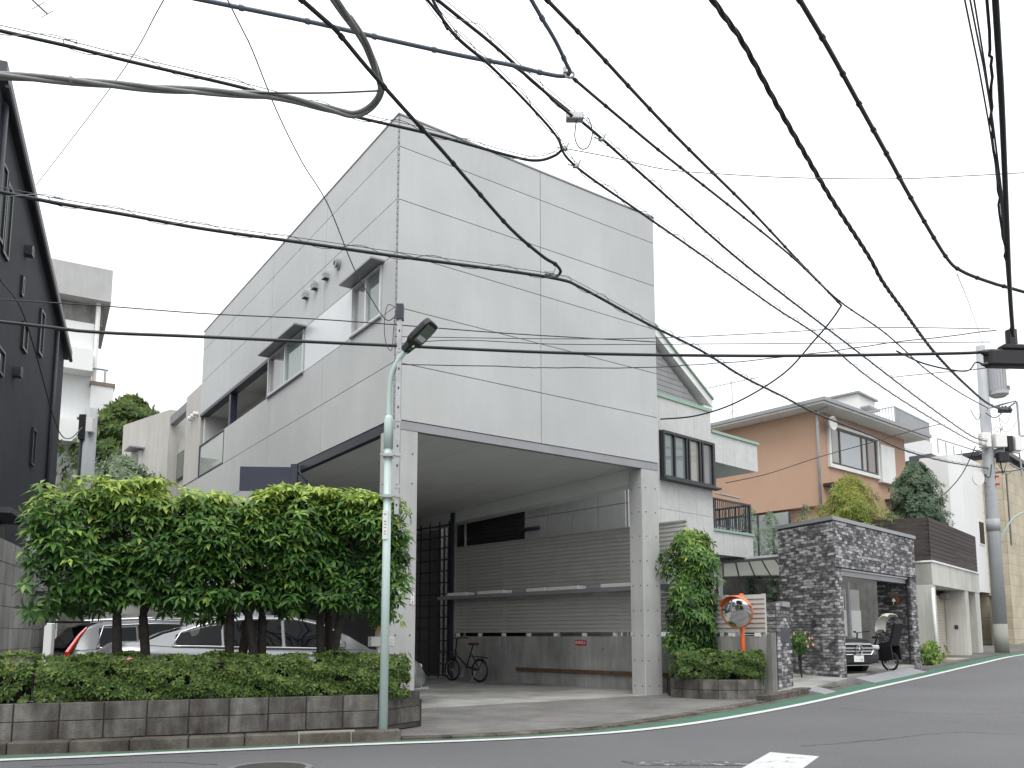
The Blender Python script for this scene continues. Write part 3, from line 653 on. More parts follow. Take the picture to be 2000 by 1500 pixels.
# ------------------------------------------------------------------ rear wing seen past the left face
rw = thing('concrete_annex', 'lower grey concrete annex with tinted windows behind the panel house', 'house', (BX, BY, 0), BR)
annex_m = mat('annex_concrete', (.44, .43, .405), .7, .07, .8, .08, 50, streak=.1, dirt=(.3, .29, .27), dirt_amt=.3)
b = MB(); b.prism([(0.02, LY + .02), (4, LY + .02), (4, 14.85), (.02, 14.85)], 0, 8.95); b.build('stair_block', annex_m, rw)
b = MB(); b.prism([(0.35, 14.86), (4, 14.86), (4, 17.2), (.35, 17.2)], 0, 8.0); b.build('recessed_wall', annex_m, rw)
b = MB(); b.prism([(0.02, 17.21), (4, 17.21), (4, 21.0), (-.9, 20.5)], 0, 9.1); b.build('end_block', annex_m, rw)
MB().box(.05, .25, 14.87, 17.19, 8.55, 8.85).build('roof_beam', mat('grey_beam', (.2, .21, .22), .6, .05), rw)
w_ = MB().box(.30, .36, 14.95, 17.1, 6.55, 7.5).build('window', steel_dark, rw)
for k in range(2): MB().box(.285, .3, 15.0 + k * 1.05, 15.98 + k * 1.05, 6.6, 7.45).build('pane', glassmat('glass_olive', (.085, .11, .095), .05), w_)
w_ = MB().box(-.58, -.44, 19.0, 19.6, 6.3, 7.9).build('window', bright, rw); MB().box(-.59, -.581, 19.08, 19.5, 6.4, 7.8).build('pane', glass_s, w_)
MB().box(-.95, -.4, 18.8, 19.75, 7.95, 8.0).build('canopy', steel_grey, rw)
for k in range(3): MB().cyl((.02, 13.35 + k * .33, 8.05), (-.12, 13.35 + k * .33, 8.05), .07, 10).build('vent_hood', white_pl, rw)
b = MB(); b.box(.005, .017, LY + .03, 14.84, 6.0, 6.012); b.box(-.0, .016, 17.22, 18.5, 6.0, 6.012); b.build('joint', core_m, rw)

# ------------------------------------------------------------------ navy steel panel on a post beside the house
np_ = thing('steel_gate_panel', 'navy blue steel panel on a post beside the grey house wall', 'panel', (-4.66, 17.15, .04), 4)
MB().box(-.07, .07, -.07, .07, 0, 4.86).build('post', steel_navy, np_)
MB().box(-1.14, -.075, -.03, .03, 4.28, 4.80).build('panel_board', steel_navy, np_, bevel=.006)
b = MB(); b.tube([(.05, 0, 4.75), (.55, -.05, 4.15)], .03, 6); b.build('brace', steel_navy, np_)

# ================================================================== BOUNDARY WALL, SLAT SCREENS, LATTICE
WR = 133.9
bwall = thing('boundary_wall', 'low stained concrete boundary wall beneath the aluminium slat screen', 'wall', (5.07, 16.39, 0), WR)
MB().box(-.02, 9.75, -.14, 0, -.05, 1.24).build('wall', mat('wall_concrete', (0.30, 0.30, 0.29), 0.85, 0.12, 2.2, 0.2, 45, streak=0.18, dirt=(0.10, 0.098, 0.09), dirt_amt=0.55, dirt_scale=1.3), bwall)
MB().box(-.13, -.022, -.17, .02, -.05, 1.28).build('end_post', conc_old, bwall)
bb = MB()
for k in range(10):
    for z in (.35, .95): bb.cyl((.6 + k * .9, -.01, z), (.6 + k * .9, .003, z), .02, 8)
bb.build('tie_hole', mat('tie_hole', (.1, .1, .1)), bwall)
MB().box(2.2, 7.1, .005, .07, .36, .44).build('rail', rust, bwall)
scr = thing('slat_screen', 'tall grey aluminium horizontal slat screen standing on the concrete wall', 'screen', (5.07, 16.39, 1.24), WR)
slat = shape('slat', alu, lambda b: b.prism([(-.012, 0), (.030, 0), (.030, .012), (.010, .091), (-.012, .091)], -.5, .5, lambda x, y, z: (z, x - .03, y)))
pan = [(1.80, 3.72), (3.72, 5.70), (5.70, 7.68), (7.68, 9.66)]
for x0, x1 in pan:
    for k in range(25):
        piece(slat, 'slat', scr, ((x0 + x1) / 2, .0, .10 + k * .0965), (0, 0, 0), ((x1 - x0 - .004), 1, 1))
for x in (1.85, 3.72, 5.70, 7.68, 9.60): MB().box(x - .03, x + .03, -.10, -.035, .0, 2.52).build('post', alu, scr)
for k in range(9): MB().box(1.9 + k * .95, 2.0 + k * .95, -.06, .01, 0, .085).build('bracket', white_pl, scr)
MB().box(1.8, 9.66, -.05, .02, 2.515, 2.545).build('top_cap', alu, scr)
scl = thing('slat_screen', 'low grey aluminium slat screen behind the traffic mirror', 'screen', (5.07, 16.39, 1.24), WR)
for k in range(8): piece(slat, 'slat', scl, (.895, 0, .08 + k * .0965), (0, 0, 0), (1.78, 1, 1))
for x in (.05, .9, 1.74): MB().box(x - .03, x + .03, -.10, -.035, 0, .86).build('post', alu, scl)
for k in range(3): MB().box(.12 + k * .6, .24 + k * .6, -.06, .01, 0, .075).build('bracket', white_pl, scl)
# long steel shelf with white boards lying on it
sh = thing('steel_shelf', 'long grey steel shelf rail running in front of the slat screen', 'shelf', (5.07, 16.39, 0), WR)
MB().box(2.0, 9.95, .16, .42, 2.27, 2.36).build('rail', steel_grey, sh)
for k in range(4): MB().box(2.3 + k * 2.2, 2.38 + k * 2.2, .0, .16, 2.28, 2.34).build('bracket', steel_grey, sh)
names = ['last board before the pillar', 'second board from the pillar', 'third board from the pillar', 'fourth board from the pillar', 'second board from the lattice', 'end board beside the lattice']
for (x0, x1, tl), nmx in zip(((2.05, 2.45, 0), (3.1, 3.9, .02), (4.6, 5.6, .03), (5.7, 6.35, .01), (7.2, 8.2, .02), (8.7, 9.5, .03)), names):
    o = MB().box(-(x1 - x0) / 2, (x1 - x0) / 2, -.16, .16, 0, .085).build('white_board', white_pl, label='white board lying on the steel shelf, ' + nmx, cat='board', group='white boards on the steel shelf', bevel=.006)
    e_ = Vector((math.cos(rad(WR)), math.sin(rad(WR)), 0)); n_ = Vector((-e_.y, e_.x, 0))
    p = Vector((5.07, 16.39, 2.362)) + e_ * ((x0 + x1) / 2) + n_ * .27; o.location = p; o.rotation_euler = (0, 0, rad(WR) + R.uniform(-.03, .03))
# red sign
sg = thing('red_sign', 'small red no parking sign with white lettering on the boundary wall', 'sign', (5.07, 16.39, 0), WR)
MB().box(4.72, 5.08, .002, .010, 1.02, 1.15).build('plate', sign_red, sg)
text('駐車禁止', .082, mat('sign_white', (.75, .73, .73), .5, .03), sg, (4.90, .012, 1.085), (rad(90), 0, rad(180)))
# lattice
la = thing('steel_lattice', 'tall black steel lattice grille at the back of the parking bay', 'grille', (5.07, 16.39, 0), WR)
for k in range(14): MB().box(9.80, 11.65, -.02, .02, .10 + k * .335, .135 + k * .335).build('bar', steel_dark, la)
for x in (9.95, 10.4, 10.85, 11.3): MB().box(x - .012, x + .012, -.018, .018, .04, 4.6).build('upright', steel_dark, la)
MB().box(9.70, 9.82, -.07, .07, .03, 4.80).build('post', steel_dark, la); MB().box(11.62, 11.72, -.05, .05, .03, 4.80).build('post', steel_dark, la)
MB().box(9.655, 9.69, -.05, .03, .03, 4.72).build('edge_strip', galv, la)
MB().box(9.8, 14.5, -1.5, -1.35, 0, 5.2).build('screen_wall', siding_d, thing('service_wall', 'dark service wall behind the black lattice grille', 'wall', (5.07, 16.39, 0), WR))
for x, y, lab in ((10.1, -.75, 'pipe next to the lattice post'), (10.55, -.9, 'second pipe from the lattice post'), (11.1, -.85, 'third pipe from the lattice post'), (11.5, -1.0, 'pipe farthest from the slat screen')):
    pp_ = MB().cyl((x, y, .02), (x, y, 4.6), .035, 8)
    Mx = Matrix.Rotation(rad(WR), 4, 'Z')
    o = pp_.build('drain_pipe', white_pl, smooth=True, label='pale vertical drain pipe behind the black lattice grille, ' + lab, cat='pipe', group='pipes behind the lattice'); o.location = (5.07, 16.39, 0); o.rotation_euler = (0, 0, rad(WR))
# ================================================================== GREY TILE HOUSE (right neighbour)
GH = thing('grey_tile_house', 'grey tile clad house with green trim, dark window and small black railed balcony', 'house', (2.79, 19.6, 0), 42)
def gpan(parent, x0, x1, z0, z1, nx_, zs, y0=0.0, m=tilep, nm='tile_panel', t=.03):
    w = (x1 - x0) / nx_
    for a, c in zip(zs, zs[1:]):
        for k in range(nx_): MB().box(x0 + k * w + .004, x0 + (k + 1) * w - .004, y0 - t, y0 - .001, a + .004, c - .004).build(nm, m, parent)
MB().box(.0, 3.60, 0, 7.0, 0, 7.40).build('wall_core', core_m, GH)
MB().box(.05, 3.55, .05, 6.95, 7.40, 7.5).build('parapet_core', core_m, GH)
gpan(GH, .03, 1.30, 0, 0, 2, [0.2, 1.9, 3.45, 4.47, 5.25, 6.48, 7.40]); gpan(GH, 1.30, 3.62, 0, 0, 3, [0.2, 1.9, 3.45, 4.47, 5.22]); gpan(GH, 1.30, 3.62, 0, 0, 3, [6.52, 7.40])
MB().box(-.03, 3.66, -.06, .06, 7.402, 7.50).build('coping', green_trim, GH)
# side face towards the pillars
def sidep(y0, y1, n, zs, m, nm):
    w = (y1 - y0) / n
    for a, c in zip(zs, zs[1:]):
        for k in range(n): MB().box(-.03, -.001, y0 + k * w + .008, y0 + (k + 1) * w - .008, a + .008, c - .008).build(nm, m, GH)
sidep(-.0, 3.62, 4, [.2, 1.9, 3.1, 4.47, 5.8, 7.4], tilep, 'tile_panel')
for k in range(48): MB().prism([(0, 0), (.03, .005), (.012, .112), (0, .112)], 3.64, 6.98, lambda x, y, z: (-x, z, .3 + k * .118 + y)).build('siding_board', siding_d, GH)
MB().box(-.34, -.03, 4.6, 6.3, 4.82, 4.94).build('awning', steel_grey, GH)
b = MB(); b.tube([(-.1, 3.75, 3.3), (-.1, 3.75, 4.05), (-.1, 3.5, 4.15), (-.1, 3.0, 4.15)], .055, 8); b.build('drain_pipe', steel_dark, GH, smooth=True)
# bay window
w_ = MB(); X0, X1, Z0, Z1 = 1.32, 3.60, 5.26, 6.50
w_.box(X0, X1, -.16, .0, Z0, Z0 + .07); w_.box(X0, X1, -.16, .0, Z1 - .07, Z1); w_.box(X0, X0 + .06, -.16, 0, Z0 + .07, Z1 - .07); w_.box(X1 - .10, X1, -.16, 0, Z0 + .07, Z1 - .07)
for x in (1.78, 2.30, 2.42, 2.90, 3.02): w_.box(x, x + .06, -.15, -.0, Z0 + .07, Z1 - .07)
w_ = w_.build('window', mat('bronze_frame', (.022, .022, .027), .35, .1), GH)
for x0, x1, m in ((1.38, 1.78, glass_s), (1.84, 2.30, glass_s), (2.48, 2.90, glassmat('glass_warm', (.26, .25, .22), .05)), (3.08, 3.50, glassmat('glass_screen', (.14, .145, .15), .12))):
    MB().box(x0, x1, -.09, -.08, Z0 + .07, Z1 - .07).build('pane', m, w_)
MB().box(X0 - .05, X1 + .12, -.26, -.05, Z0 - .055, Z0 - .005).build('sill', steel_dark, w_)
b = MB(); b.tube([(3.4, -.25, 5.08), (4.5, -.3, 5.05)], .02, 6); b.tube([(3.5, -.35, 5.06), (4.4, -.4, 5.03)], .02, 6); b.build('laundry_pole', galv, GH)
# gable roof above
gab = MB(); gab.prism([(.2, 7.5), (3.3, 7.5), (3.3, 7.62), (.2, 9.55)], .14, 7.0, lambda x, y, z: (x, z, y)); gab.build('gable_wall', siding_g, GH)
for k in range(14):
    z = 7.52 + k * .14; xr = 3.3 - max(0, (z + .13 - 7.62)) * (3.1 / 1.93)
    if xr > .25: MB().box(.2, xr, .115, .139, z, z + .128).build('siding_board', siding_g, GH)
def rake(dx, y0, y1, t0, t1, nm, m): # roof slab following the slope
    p = [(-.1, 9.80), (3.72, 7.55)]
    b = MB(); b.prism([(p[0][0], p[0][1] + t0), (p[1][0], p[1][1] + t0), (p[1][0], p[1][1] + t1), (p[0][0], p[0][1] + t1)], y0, y1, lambda x, y, z: (x, z, y)); b.build(nm, m, GH)
rake(0, -.05, 7.2, .0, .22, 'bargeboard', white_p); rake(0, -.10, 7.2, .222, .27, 'roof', green_trim)
MB().box(3.30, 3.70, -.05, 7.2, 7.42, 7.55).build('eaves_box', white_p, GH)
# projecting box and balcony beside the bay
MB().box(3.64, 4.75, 1.05, 7, .0, 6.9).build('side_wall_core', core_m, GH)
for k in range(20): MB().prism([(0, 0), (.03, .005), (.012, .112), (0, .112)], 3.66, 4.75, lambda x, y, z: (z, 1.05 - x, 4.1 + k * .1 + y * .95)).build('siding_board', siding_g, GH)
MB().box(3.63, 6.0, .02, 1.6, 6.06, 6.85).build('eaves_core', tilep, GH)
gpan(GH, 3.63, 6.0, 0, 0, 4, [6.04, 6.85], y0=.02); MB().box(3.66, 6.06, -.05, 1.6, 6.852, 6.93).build('coping', green_trim, GH)
MB().box(3.62, 5.58, .02, 1.6, 3.5, 4.1).build('balcony_core', tilep, GH); gpan(GH, 3.62, 5.60, 0, 0, 4, [3.46, 4.10], y0=.02)
MB().box(3.62, 5.64, -.05, 1.6, 4.102, 4.17).build('coping', green_trim, GH)
rl = MB(); rl.box(3.68, 5.55, -.01, .04, 4.98, 5.03); rl.box(3.68, 5.55, .0, .03, 4.25, 4.28); rl.box(5.50, 5.55, .04, 1.5, 4.98, 5.03); rl.box(5.51, 5.54, .04, 1.5, 4.25, 4.28)
rl.box(3.68, 3.74, -.01, .05, 4.17, 4.98); rl.box(5.49, 5.55, -.01, .05, 4.17, 4.98); rl = rl.build('railing', steel_dark, GH)
for k in range(17): MB().box(3.80 + k * .1, 3.825 + k * .1, .005, .025, 4.28, 4.98).build('baluster', steel_dark, rl)
for k in range(12): MB().box(5.515, 5.535, .15 + k * .11, .175 + k * .11, 4.28, 4.98).build('baluster', steel_dark, rl)
# carport between the grey house and the brick garage -------------------
polyc = leafmat('polycarbonate', (.6, .61, .58), (.6, .61, .58), (.6, .61, .58), .35); polyc.node_tree.nodes['Mix Shader'].inputs[0].default_value = .6
cp = thing('carport', 'translucent carport roof on grey posts between grey house and brick garage', 'carport', (7.0, 23.2, .2))
poly = [(-1.2, .5), (.62, -.75), (2.6, 3.6), (-.4, 4.2)]
zt = lambda x, y: 3.24 - .05 * y
MB().prism(poly, lambda x, y: zt(x, y), lambda x, y: zt(x, y) + .03).build('roof_sheet', polyc, cp)
for (a, c) in zip(poly, poly[1:] + poly[:1]):
    MB().tube([(a[0], a[1], zt(*a) - .03), (c[0], c[1], zt(*c) - .03)], .07, 4).build('beam', steel_grey, cp)
for k in range(5):
    t = (k + 1) / 6; a = Vector(poly[0]).lerp(Vector(poly[1]), t); c = Vector(poly[3]).lerp(Vector(poly[2]), t)
    MB().tube([(a.x, a.y, zt(*a) - .03), (c.x, c.y, zt(*c) - .03)], .025, 4).build('rafter', steel_grey, cp)
for p in ((-.35, 4.0), (2.45, 3.5), (-.9, .6)): MB().box(p[0] - .05, p[0] + .05, p[1] - .05, p[1] + .05, -.3, zt(*p)).build('post', galv, cp)
dw = thing('dark_block_wall', 'tall dark concrete wall at the back of the carport', 'wall', (6.2, 27.6, 0), 20)
for r in range(9):
    for k in range(8): MB().box(k * .9 + .005, k * .9 + .895, 0, .15, .2 + r * .36, .2 + r * .36 + .353).build('block', mat('dark_block', (.06, .06, .058), .9, .2, 3, .3, 40, rnd=.2, streak=.2), dw)
MB().box(0, 7.2, .02, .14, 0, 3.4).build('wall', mortar, dw)

# ================================================================== BRICK GARAGE
BG = thing('brick_garage', 'open garage portal clad in mottled dark grey bricks', 'garage', (8.1, 20.4, .05))
fd = Vector((4.1, 4.2)); fl = fd.length; fd.normalize(); kd = Vector((-.37, .929))           # front and flank directions
fn = Vector((fd.y, -fd.x)); kn = Vector((-kd.y, -kd.x)) if False else Vector((-.929, -.37))
brick_f = shape('brick', brickm, lambda b: b.box(-.098, .098, -.006, .03, 0, .068), bevel=.004)
brick_h = shape('brick_half', brickm, lambda b: b.box(-.046, .046, -.006, .03, 0, .068), bevel=.004)
mass = MB(); cnt = [0]
def brickface(p0, d, n_out, ln, z0, z1, parts=True, skip=None, budget=300):
    rows = int((z1 - z0) / .078); ang = math.atan2(d.y, d.x)
    flip = (d.x * n_out.y - d.y * n_out.x) > 0      # outward must be local -y
    for r in range(rows):
        x = -.103 if r % 2 else 0.0
        x = 0.0; first = (r % 2 == 1)
        while x < ln - .03:
            w = .1 if first else .206; first = False
            w = min(w, ln - x)
            xm = x + w / 2; z = z0 + r * .078
            x += w
            if w < .05 or (skip and skip(xm, z)): continue
            q = p0 + d * xm
            off = R.uniform(-.004, .006)
            if parts and cnt[0] < budget:
                cnt[0] += 1
                piece(brick_f if w > .15 else brick_h, 'brick', BG, (q.x + n_out.x * (.012 + off), q.y + n_out.y * (.012 + off), z), (0, 0, ang if not flip else ang + math.pi),
                      ((w - .010) / .196 if w > .15 else (w - .010) / .092, 1, 1))
            else:
                hw = w / 2 - .005; o_ = .018 + off
                A = q - d * hw; C = q + d * hw
                mass.prism([(A.x + n_out.x * o_, A.y + n_out.y * o_), (C.x + n_out.x * o_, C.y + n_out.y * o_), (C.x - n_out.x * .02, C.y - n_out.y * .02), (A.x - n_out.x * .02, A.y - n_out.y * .02)], z, z + .068)
o0 = Vector((0, 0)); FL = 2.05; PW = .42; TOP = 4.12
# order: lower flank and near pillar first (largest in view)
brickface(o0 + kd * FL, -kd, kn, FL, .10, TOP, True, None, 300)
brickface(o0, fd, fn, PW, .1, 2.93, True, None, 300); brickface(o0, fd, fn, fl, 2.94, TOP, False)
brickface(o0 + fd * (fl - .5), fd, fn, .5, .26, 2.93, False)
brickface(o0 + fd * PW, kd, fd, 1.25, .1, 2.93, False); brickface(o0 + fd * (fl - .5), kd, -fd, 1.25, .28, 2.93, False)
mass.build('bricks', brickm_s, BG, kind='stuff')
def pr4(a, c, t, z0, z1, nm, m, ins=.0):   # wall slab from a to c, thickness vector t
    MB().prism([(a.x, a.y), (c.x, c.y), (c.x + t.x, c.y + t.y), (a.x + t.x, a.y + t.y)], z0, z1).build(nm, m, BG)
pr4(o0, o0 + kd * FL, fd * PW, 0, 2.93, 'flank_core', mortar)
pr4(o0, o0 + fd * fl, kd * FL, 2.93, TOP, 'lintel_core', mortar)
pr4(o0 + fd * (fl - .5), o0 + fd * fl, kd * 1.25, .1, 2.93, 'pier_core', mortar)
cpn = o0 + fn * .06 + kn * .06
pr4(cpn, o0 + fd * (fl + .06) + fn * .06, kd * (FL + .1), TOP + .002, TOP + .10, 'coping', steel_grey)
pr4(o0 + fd * PW + kd * .06, o0 + fd * (fl - .5) + kd * .06, kd * (FL - .1), 2.885, 2.925, 'soffit', white_p)
pr4(o0 + fd * (fl - .55) + kd * .10, o0 + fd * (fl - .505) + kd * .10, kd * .05, .2, 2.88, 'shutter_rail', steel_dark)
pr4(o0 + fd * PW + kd * .12, o0 + fd * (fl - .5) + kd * .12, kd * .18, 2.75, 2.88, 'shutter_box', steel_grey)
wm = o0 + fd * (fl - .5) + kd * .55 - fd * .05
m_ = MB().cyl((wm.x, wm.y, 2.28), (wm.x - fd.x * .05 - .02, wm.y - fd.y * .05, 2.27), .15, 20).build('wall_mirror', mat('wm_rim', (.3, .12, .05), .4), BG)
MB().cyl((wm.x - fd.x * .051 - .02, wm.y - fd.y * .051, 2.27), (wm.x - fd.x * .06 - .02, wm.y - fd.y * .06, 2.27), .135, 20, .05).build('mirror_face', mirror_m, m_)
q = o0 + kd * .72 + kn * .03
MB().prism([(q.x, q.y), (q.x + kd.x * .12, q.y + kd.y * .12), (q.x + kd.x * .12 + kn.x * .02, q.y + kd.y * .12 + kn.y * .02), (q.x + kn.x * .02, q.y + kn.y * .02)], 1.42, 1.62).build('switch_plate', steel_dark, BG)
# garage floor, rear wall
b = MB(); P = [o0 - fd * .1, o0 + fd * (fl + .1), o0 + fd * (fl + .1) + kd * 7, o0 - fd * .1 + kd * 7]
b.prism([(p.x + 8.1, p.y + 20.4) for p in P], lambda x, y: gz(x, y) - .1, lambda x, y: gz(x, y) + .06); b.build('garage_floor', apron_m, kind='structure')
b = MB(); b.prism([(5.55, 17.05), (6.6, 18.05), (8.2, 20.05), (7.9, 20.6), (7.2, 22.6), (5.9, 22.2), (5.2, 18.0)], lambda x, y: gz(x, y) - .1, lambda x, y: gz(x, y) + .075); b.build('entrance_path', apron_m, kind='structure')
rwl = thing('white_rear_wall', 'plain white wall at the back of the brick garage', 'wall', (9.6, 26.4, .2), 30)
MB().box(0, 3.4, 0, .15, 0, 1.9).build('wall', stucco_w, rwl)
for k in range(3): MB().box(.9 + k * .9, 1.75 + k * .9, .02, .12, 1.9, 2.6).build('louvre', alu, rwl)
MB().cyl((1.55, -.3, 0), (1.55, -.3, 3.0), .07, 10).build('post', galv, rwl)
MB().box(-.6, 1.0, .3, .4, 1.0, 3.2).build('shade_board', siding_d, rwl)
# gate pier with mail slot
gp_ = thing('brick_gate_pier', 'narrow dark brick gate pier with a letter slot beside the entrance path', 'pier', (5.62, 17.42, .05), 52)
MB().box(.0, .22, 0, .22, 0, 1.92).build('pier_core', mortar, gp_); MB().box(.23, 1.05, .05, .2, .0, 1.82).build('panel_core', mortar, gp_)
for r in range(24):
    piece(brick_f, 'brick', gp_, (.11, -.008, .04 + r * .078)); piece(brick_f, 'brick', gp_, (-.008, .11, .04 + r * .078), (0, 0, rad(-90)))
for r in range(22):
    for k in range(4): piece(brick_f, 'brick', gp_, (.33 + k * .205 - (.1 if r % 2 else 0), .042, .04 + r * .078), (0, 0, 0), (.95, 1, 1))
MB().box(.30, .9, .03, .055, 1.05, 1.35).build('mail_slot', steel_dark, gp_); MB().box(.5, .95, .02, .2, 1.84, 1.95).build('nameplate', steel_grey, gp_)

# ================================================================== CREAM GARAGE WITH WOOD SLAT FENCE
CG = thing('cream_garage', 'cream rendered concrete garage with two roller shutters and square openings', 'garage', (13.74, 26.6, .3), 49.5)
b = MB(); b.box(0, .38, 0, 6.0, 0, 3.36); b.build('side_wall', stucco_c, CG)
MB().box(.0, 7.1, -.02, 6.0, 2.62, 3.36).build('lintel', stucco_c, CG)
MB().box(4.62, 5.15, 0, .7, .0, 2.62).build('pier', stucco_c, CG); MB().box(6.35, 7.1, 0, 6, .0, 2.62).build('pier', stucco_c, CG)
MB().box(.38, 6.4, 5, 5.2, 0, 2.62).build('rear_wall', stucco_c, CG)
MB().box(4.60, 4.618, .30, .42, 1.2, 1.35).build('intercom', steel_dark, CG)
for k in range(24): MB().box(.385, 4.615, .71, .75, .02 + k * .10, .113 + k * .10).build('shutter_slat', mat('shutter_beige', (.44, .40, .33), .5, .06, 3), CG)
for k in range(24): MB().box(5.16, 6.34, .55, .59, .02 + k * .10, .113 + k * .10).build('shutter_slat', mat('shutter_beige'  , (.44, .40, .33)), CG)
MB().box(3.9, 4.5, .45, .68, 2.3, 2.5).build('shutter_motor', steel_grey, CG)
MB().box(-.04, 7.14, -.06, 6.02, 3.362, 3.42).build('coping', white_p, CG)
MB().box(.4, 6.3, -.4, 5, -.1, .19).build('garage_floor', mat('floor_tan', (.36, .31, .25), .8, .1, 2, .1, 60), CG)
MB().cyl((-.22, -.05, 0.1), (-.22, -.05, 2.5), .05, 10).build('drain_pipe', white_p, CG, smooth=True)
WF = thing('wood_slat_fence', 'dark stained horizontal board fence on top of the cream garage', 'fence', (13.74, 26.6, 3.722), 49.5)
for k in range(10):
    z = .02 + k * .142
    MB().box(.02, 3.55, .0, .03, z, z + .128).build('board', wood_d, WF); MB().box(3.555, 7.08, .0, .03, z, z + .128).build('board', wood_d, WF)
    MB().prism([(.0, .035), (.03, .04), (-.52, 2.36), (-.55, 2.34)], z, z + .128).build('board', wood_d, WF)
for x in (.05, 1.8, 3.55, 5.3, 7.0): MB().box(x, x + .08, .035, .11, 0, 1.42).build('post', wood_d, WF)
# terrace behind it, holding the planting
b = MB(); b.prism([(9.2, 28.9), (11.5, 27.8), (13.6, 26.8), (18.0, 32.2), (16, 36), (9.5, 33)], 3.15, 3.55); b.build('terrace', conc_old, kind='structure'); MB().prism([(9.2, 28.92), (11.5, 27.82), (13.45, 26.95), (13.5, 27.1), (11.6, 28.0), (9.3, 29.1)], 0, 3.14).build('terrace_wall', conc_old, label='grey concrete retaining wall under the planted terrace', cat='wall')

# ================================================================== ORANGE HOUSE
OH = thing('orange_house', 'orange rendered house with hipped slate roof and wide shuttered window', 'house', (11.48, 30.0, 3.3), 40)
MB().box(0, 7.3, 0, 9, 2.80, 6.42).build('upper_wall', stucco_o, OH)
MB().box(.25, 7.1, .3, 8.8, 0, 2.80).build('lower_wall', stucco_o, OH)
b = MB(); rp = [(-.75, -.75), (8.05, -.75), (8.05, 9.75), (-.75, 9.75)]
e = MB(); e.prism(rp, 6.43, 6.60); e.build('eaves', white_p, OH)
g = MB(); g.box(-.83, 8.13, -.83, -.75, 6.50, 6.63); g.box(-.83, -.752, -.75, 9.75, 6.50, 6.63); g.box(8.052, 8.13, -.75, 9.75, 6.5, 6.63); g.build('gutter', steel_grey, OH)
b.v = [(-.75, -.75, 6.605), (8.05, -.75, 6.605), (8.05, 9.75, 6.605), (-.75, 9.75, 6.605), (3.65, 3.6, 7.85), (3.65, 5.4, 7.85)]
b.f = [(0, 1, 4), (1, 2, 5, 4), (2, 3, 5), (3, 0, 4, 5), (0, 3, 2, 1)]
b.build('roof', roof_m, OH)
w_ = MB(); a0, a1, z0, z1 = .75, 4.75, 4.35, 6.08
w_.box(a0, a1, -.10, .0, z0, z0 + .14); w_.box(a0, a1, -.10, 0, z1 - .10, z1); w_.box(a0, a0 + .14, -.10, 0, z0 + .14, z1 - .1); w_.box(a1 - .1, a1, -.1, 0, z0 + .14, z1 - .1)
w_ = w_.build('window', white_p, OH)
fb = mat('brown_frame', (.045, .032, .026), .4, .1)
f_ = MB()
for x in (a0 + .14, 1.55, 3.30, 3.75, 4.5): f_.box(x, x + .09, -.07, -.01, z0 + .14, z1 - .1)
f_.box(a0 + .2, 4.6, -.075, -.012, z1 - .19, z1 - .1); f_.box(a0 + .2, 4.6, -.075, -.012, z0 + .14, z0 + .22); f_.build('sash', fb, w_)
for x0, x1, m in ((.98, 1.55, glassmat('glass_blind', (.25, .25, .24), .2)), (1.64, 3.30, glassmat('glass_room', (.33, .36, .37), .05)), (3.39, 3.75, glassmat('glass_blind2', (.3, .3, .29), .15)), (3.84, 4.5, glassmat('glass_brown', (.16, .13, .12), .08))):
    MB().box(x0, x1, -.04, -.03, z0 + .22, z1 - .19).build('pane', m, w_)
MB().box(4.80, 6.0, -.16, .0, z0 + .05, z1 - .25).build('shutter_box', white_p, w_); MB().box(4.7, 6.0, -.2, 0, z0 - .12, z0 + .03).build('sill', white_p, w_)
b = MB(); b.tube([(-.12, -.55, 6.4), (-.1, -.1, 6.25), (-.1, -.1, 5.9), (-.1, -.1, .2)], .055, 8); b.build('downpipe', galv, OH, smooth=True)
b = MB(); b.prism([(-.28 * math.cos(a), .28 * math.sin(a)) for a in [k * .4488 for k in range(14)]], 0, .05, lambda x, y, z: (.55 + x, -.35 - z, 5.95 + y)); d_ = b.build('dish_antenna', white_pl, OH)
MB().tube([(.55, -.1, 5.8), (.55, -.36, 5.95)], .02, 6).build('arm', galv, d_)
MB().box(.3, 1.7, -.5, 0, 3.55, 3.65).build('canopy', steel_dark, OH)
MB().box(-.03, .0, 1.2, 6, .2, 2.7).build('glazing', glassmat('glass_pale2', (.26, .29, .28), .08), OH)
for k in range(4): MB().box(-.05, -.03, 1.2 + k * 1.4, 1.28 + k * 1.4, .2, 2.72).build('mullion', steel_dark, OH)
MB().box(5.2, 6.9, -.4, 0, 3.5, 3.58).build('canopy', steel_dark, OH)
# antenna on its roof
an = thing('roof_antenna', 'fishbone television antenna on a tripod above the slate roof', 'antenna', (9.35, 33.6, 10.75))
MB().cyl((0, 0, -.55), (0, 0, 1.3), .02, 6).build('mast', galv, an)
for a in range(3): MB().tube([(0, 0, .05), (.4 * math.cos(a * 2.1), .4 * math.sin(a * 2.1), -.55)], .012, 5).build('tripod_leg', galv, an)
bm_ = MB(); bm_.tube([(-1.1, 0, .95), (1.3, .5, 1.6)], .018, 5); bo = bm_.build('boom', galv, an)
for k in range(16):
    t = k / 15; MB().tube([(-1.1 + 2.4 * t - .06, .5 * t - .22, .95 + .65 * t), (-1.1 + 2.4 * t + .06, .5 * t + .22, .95 + .65 * t)], .008, 4).build('element', galv, bo)

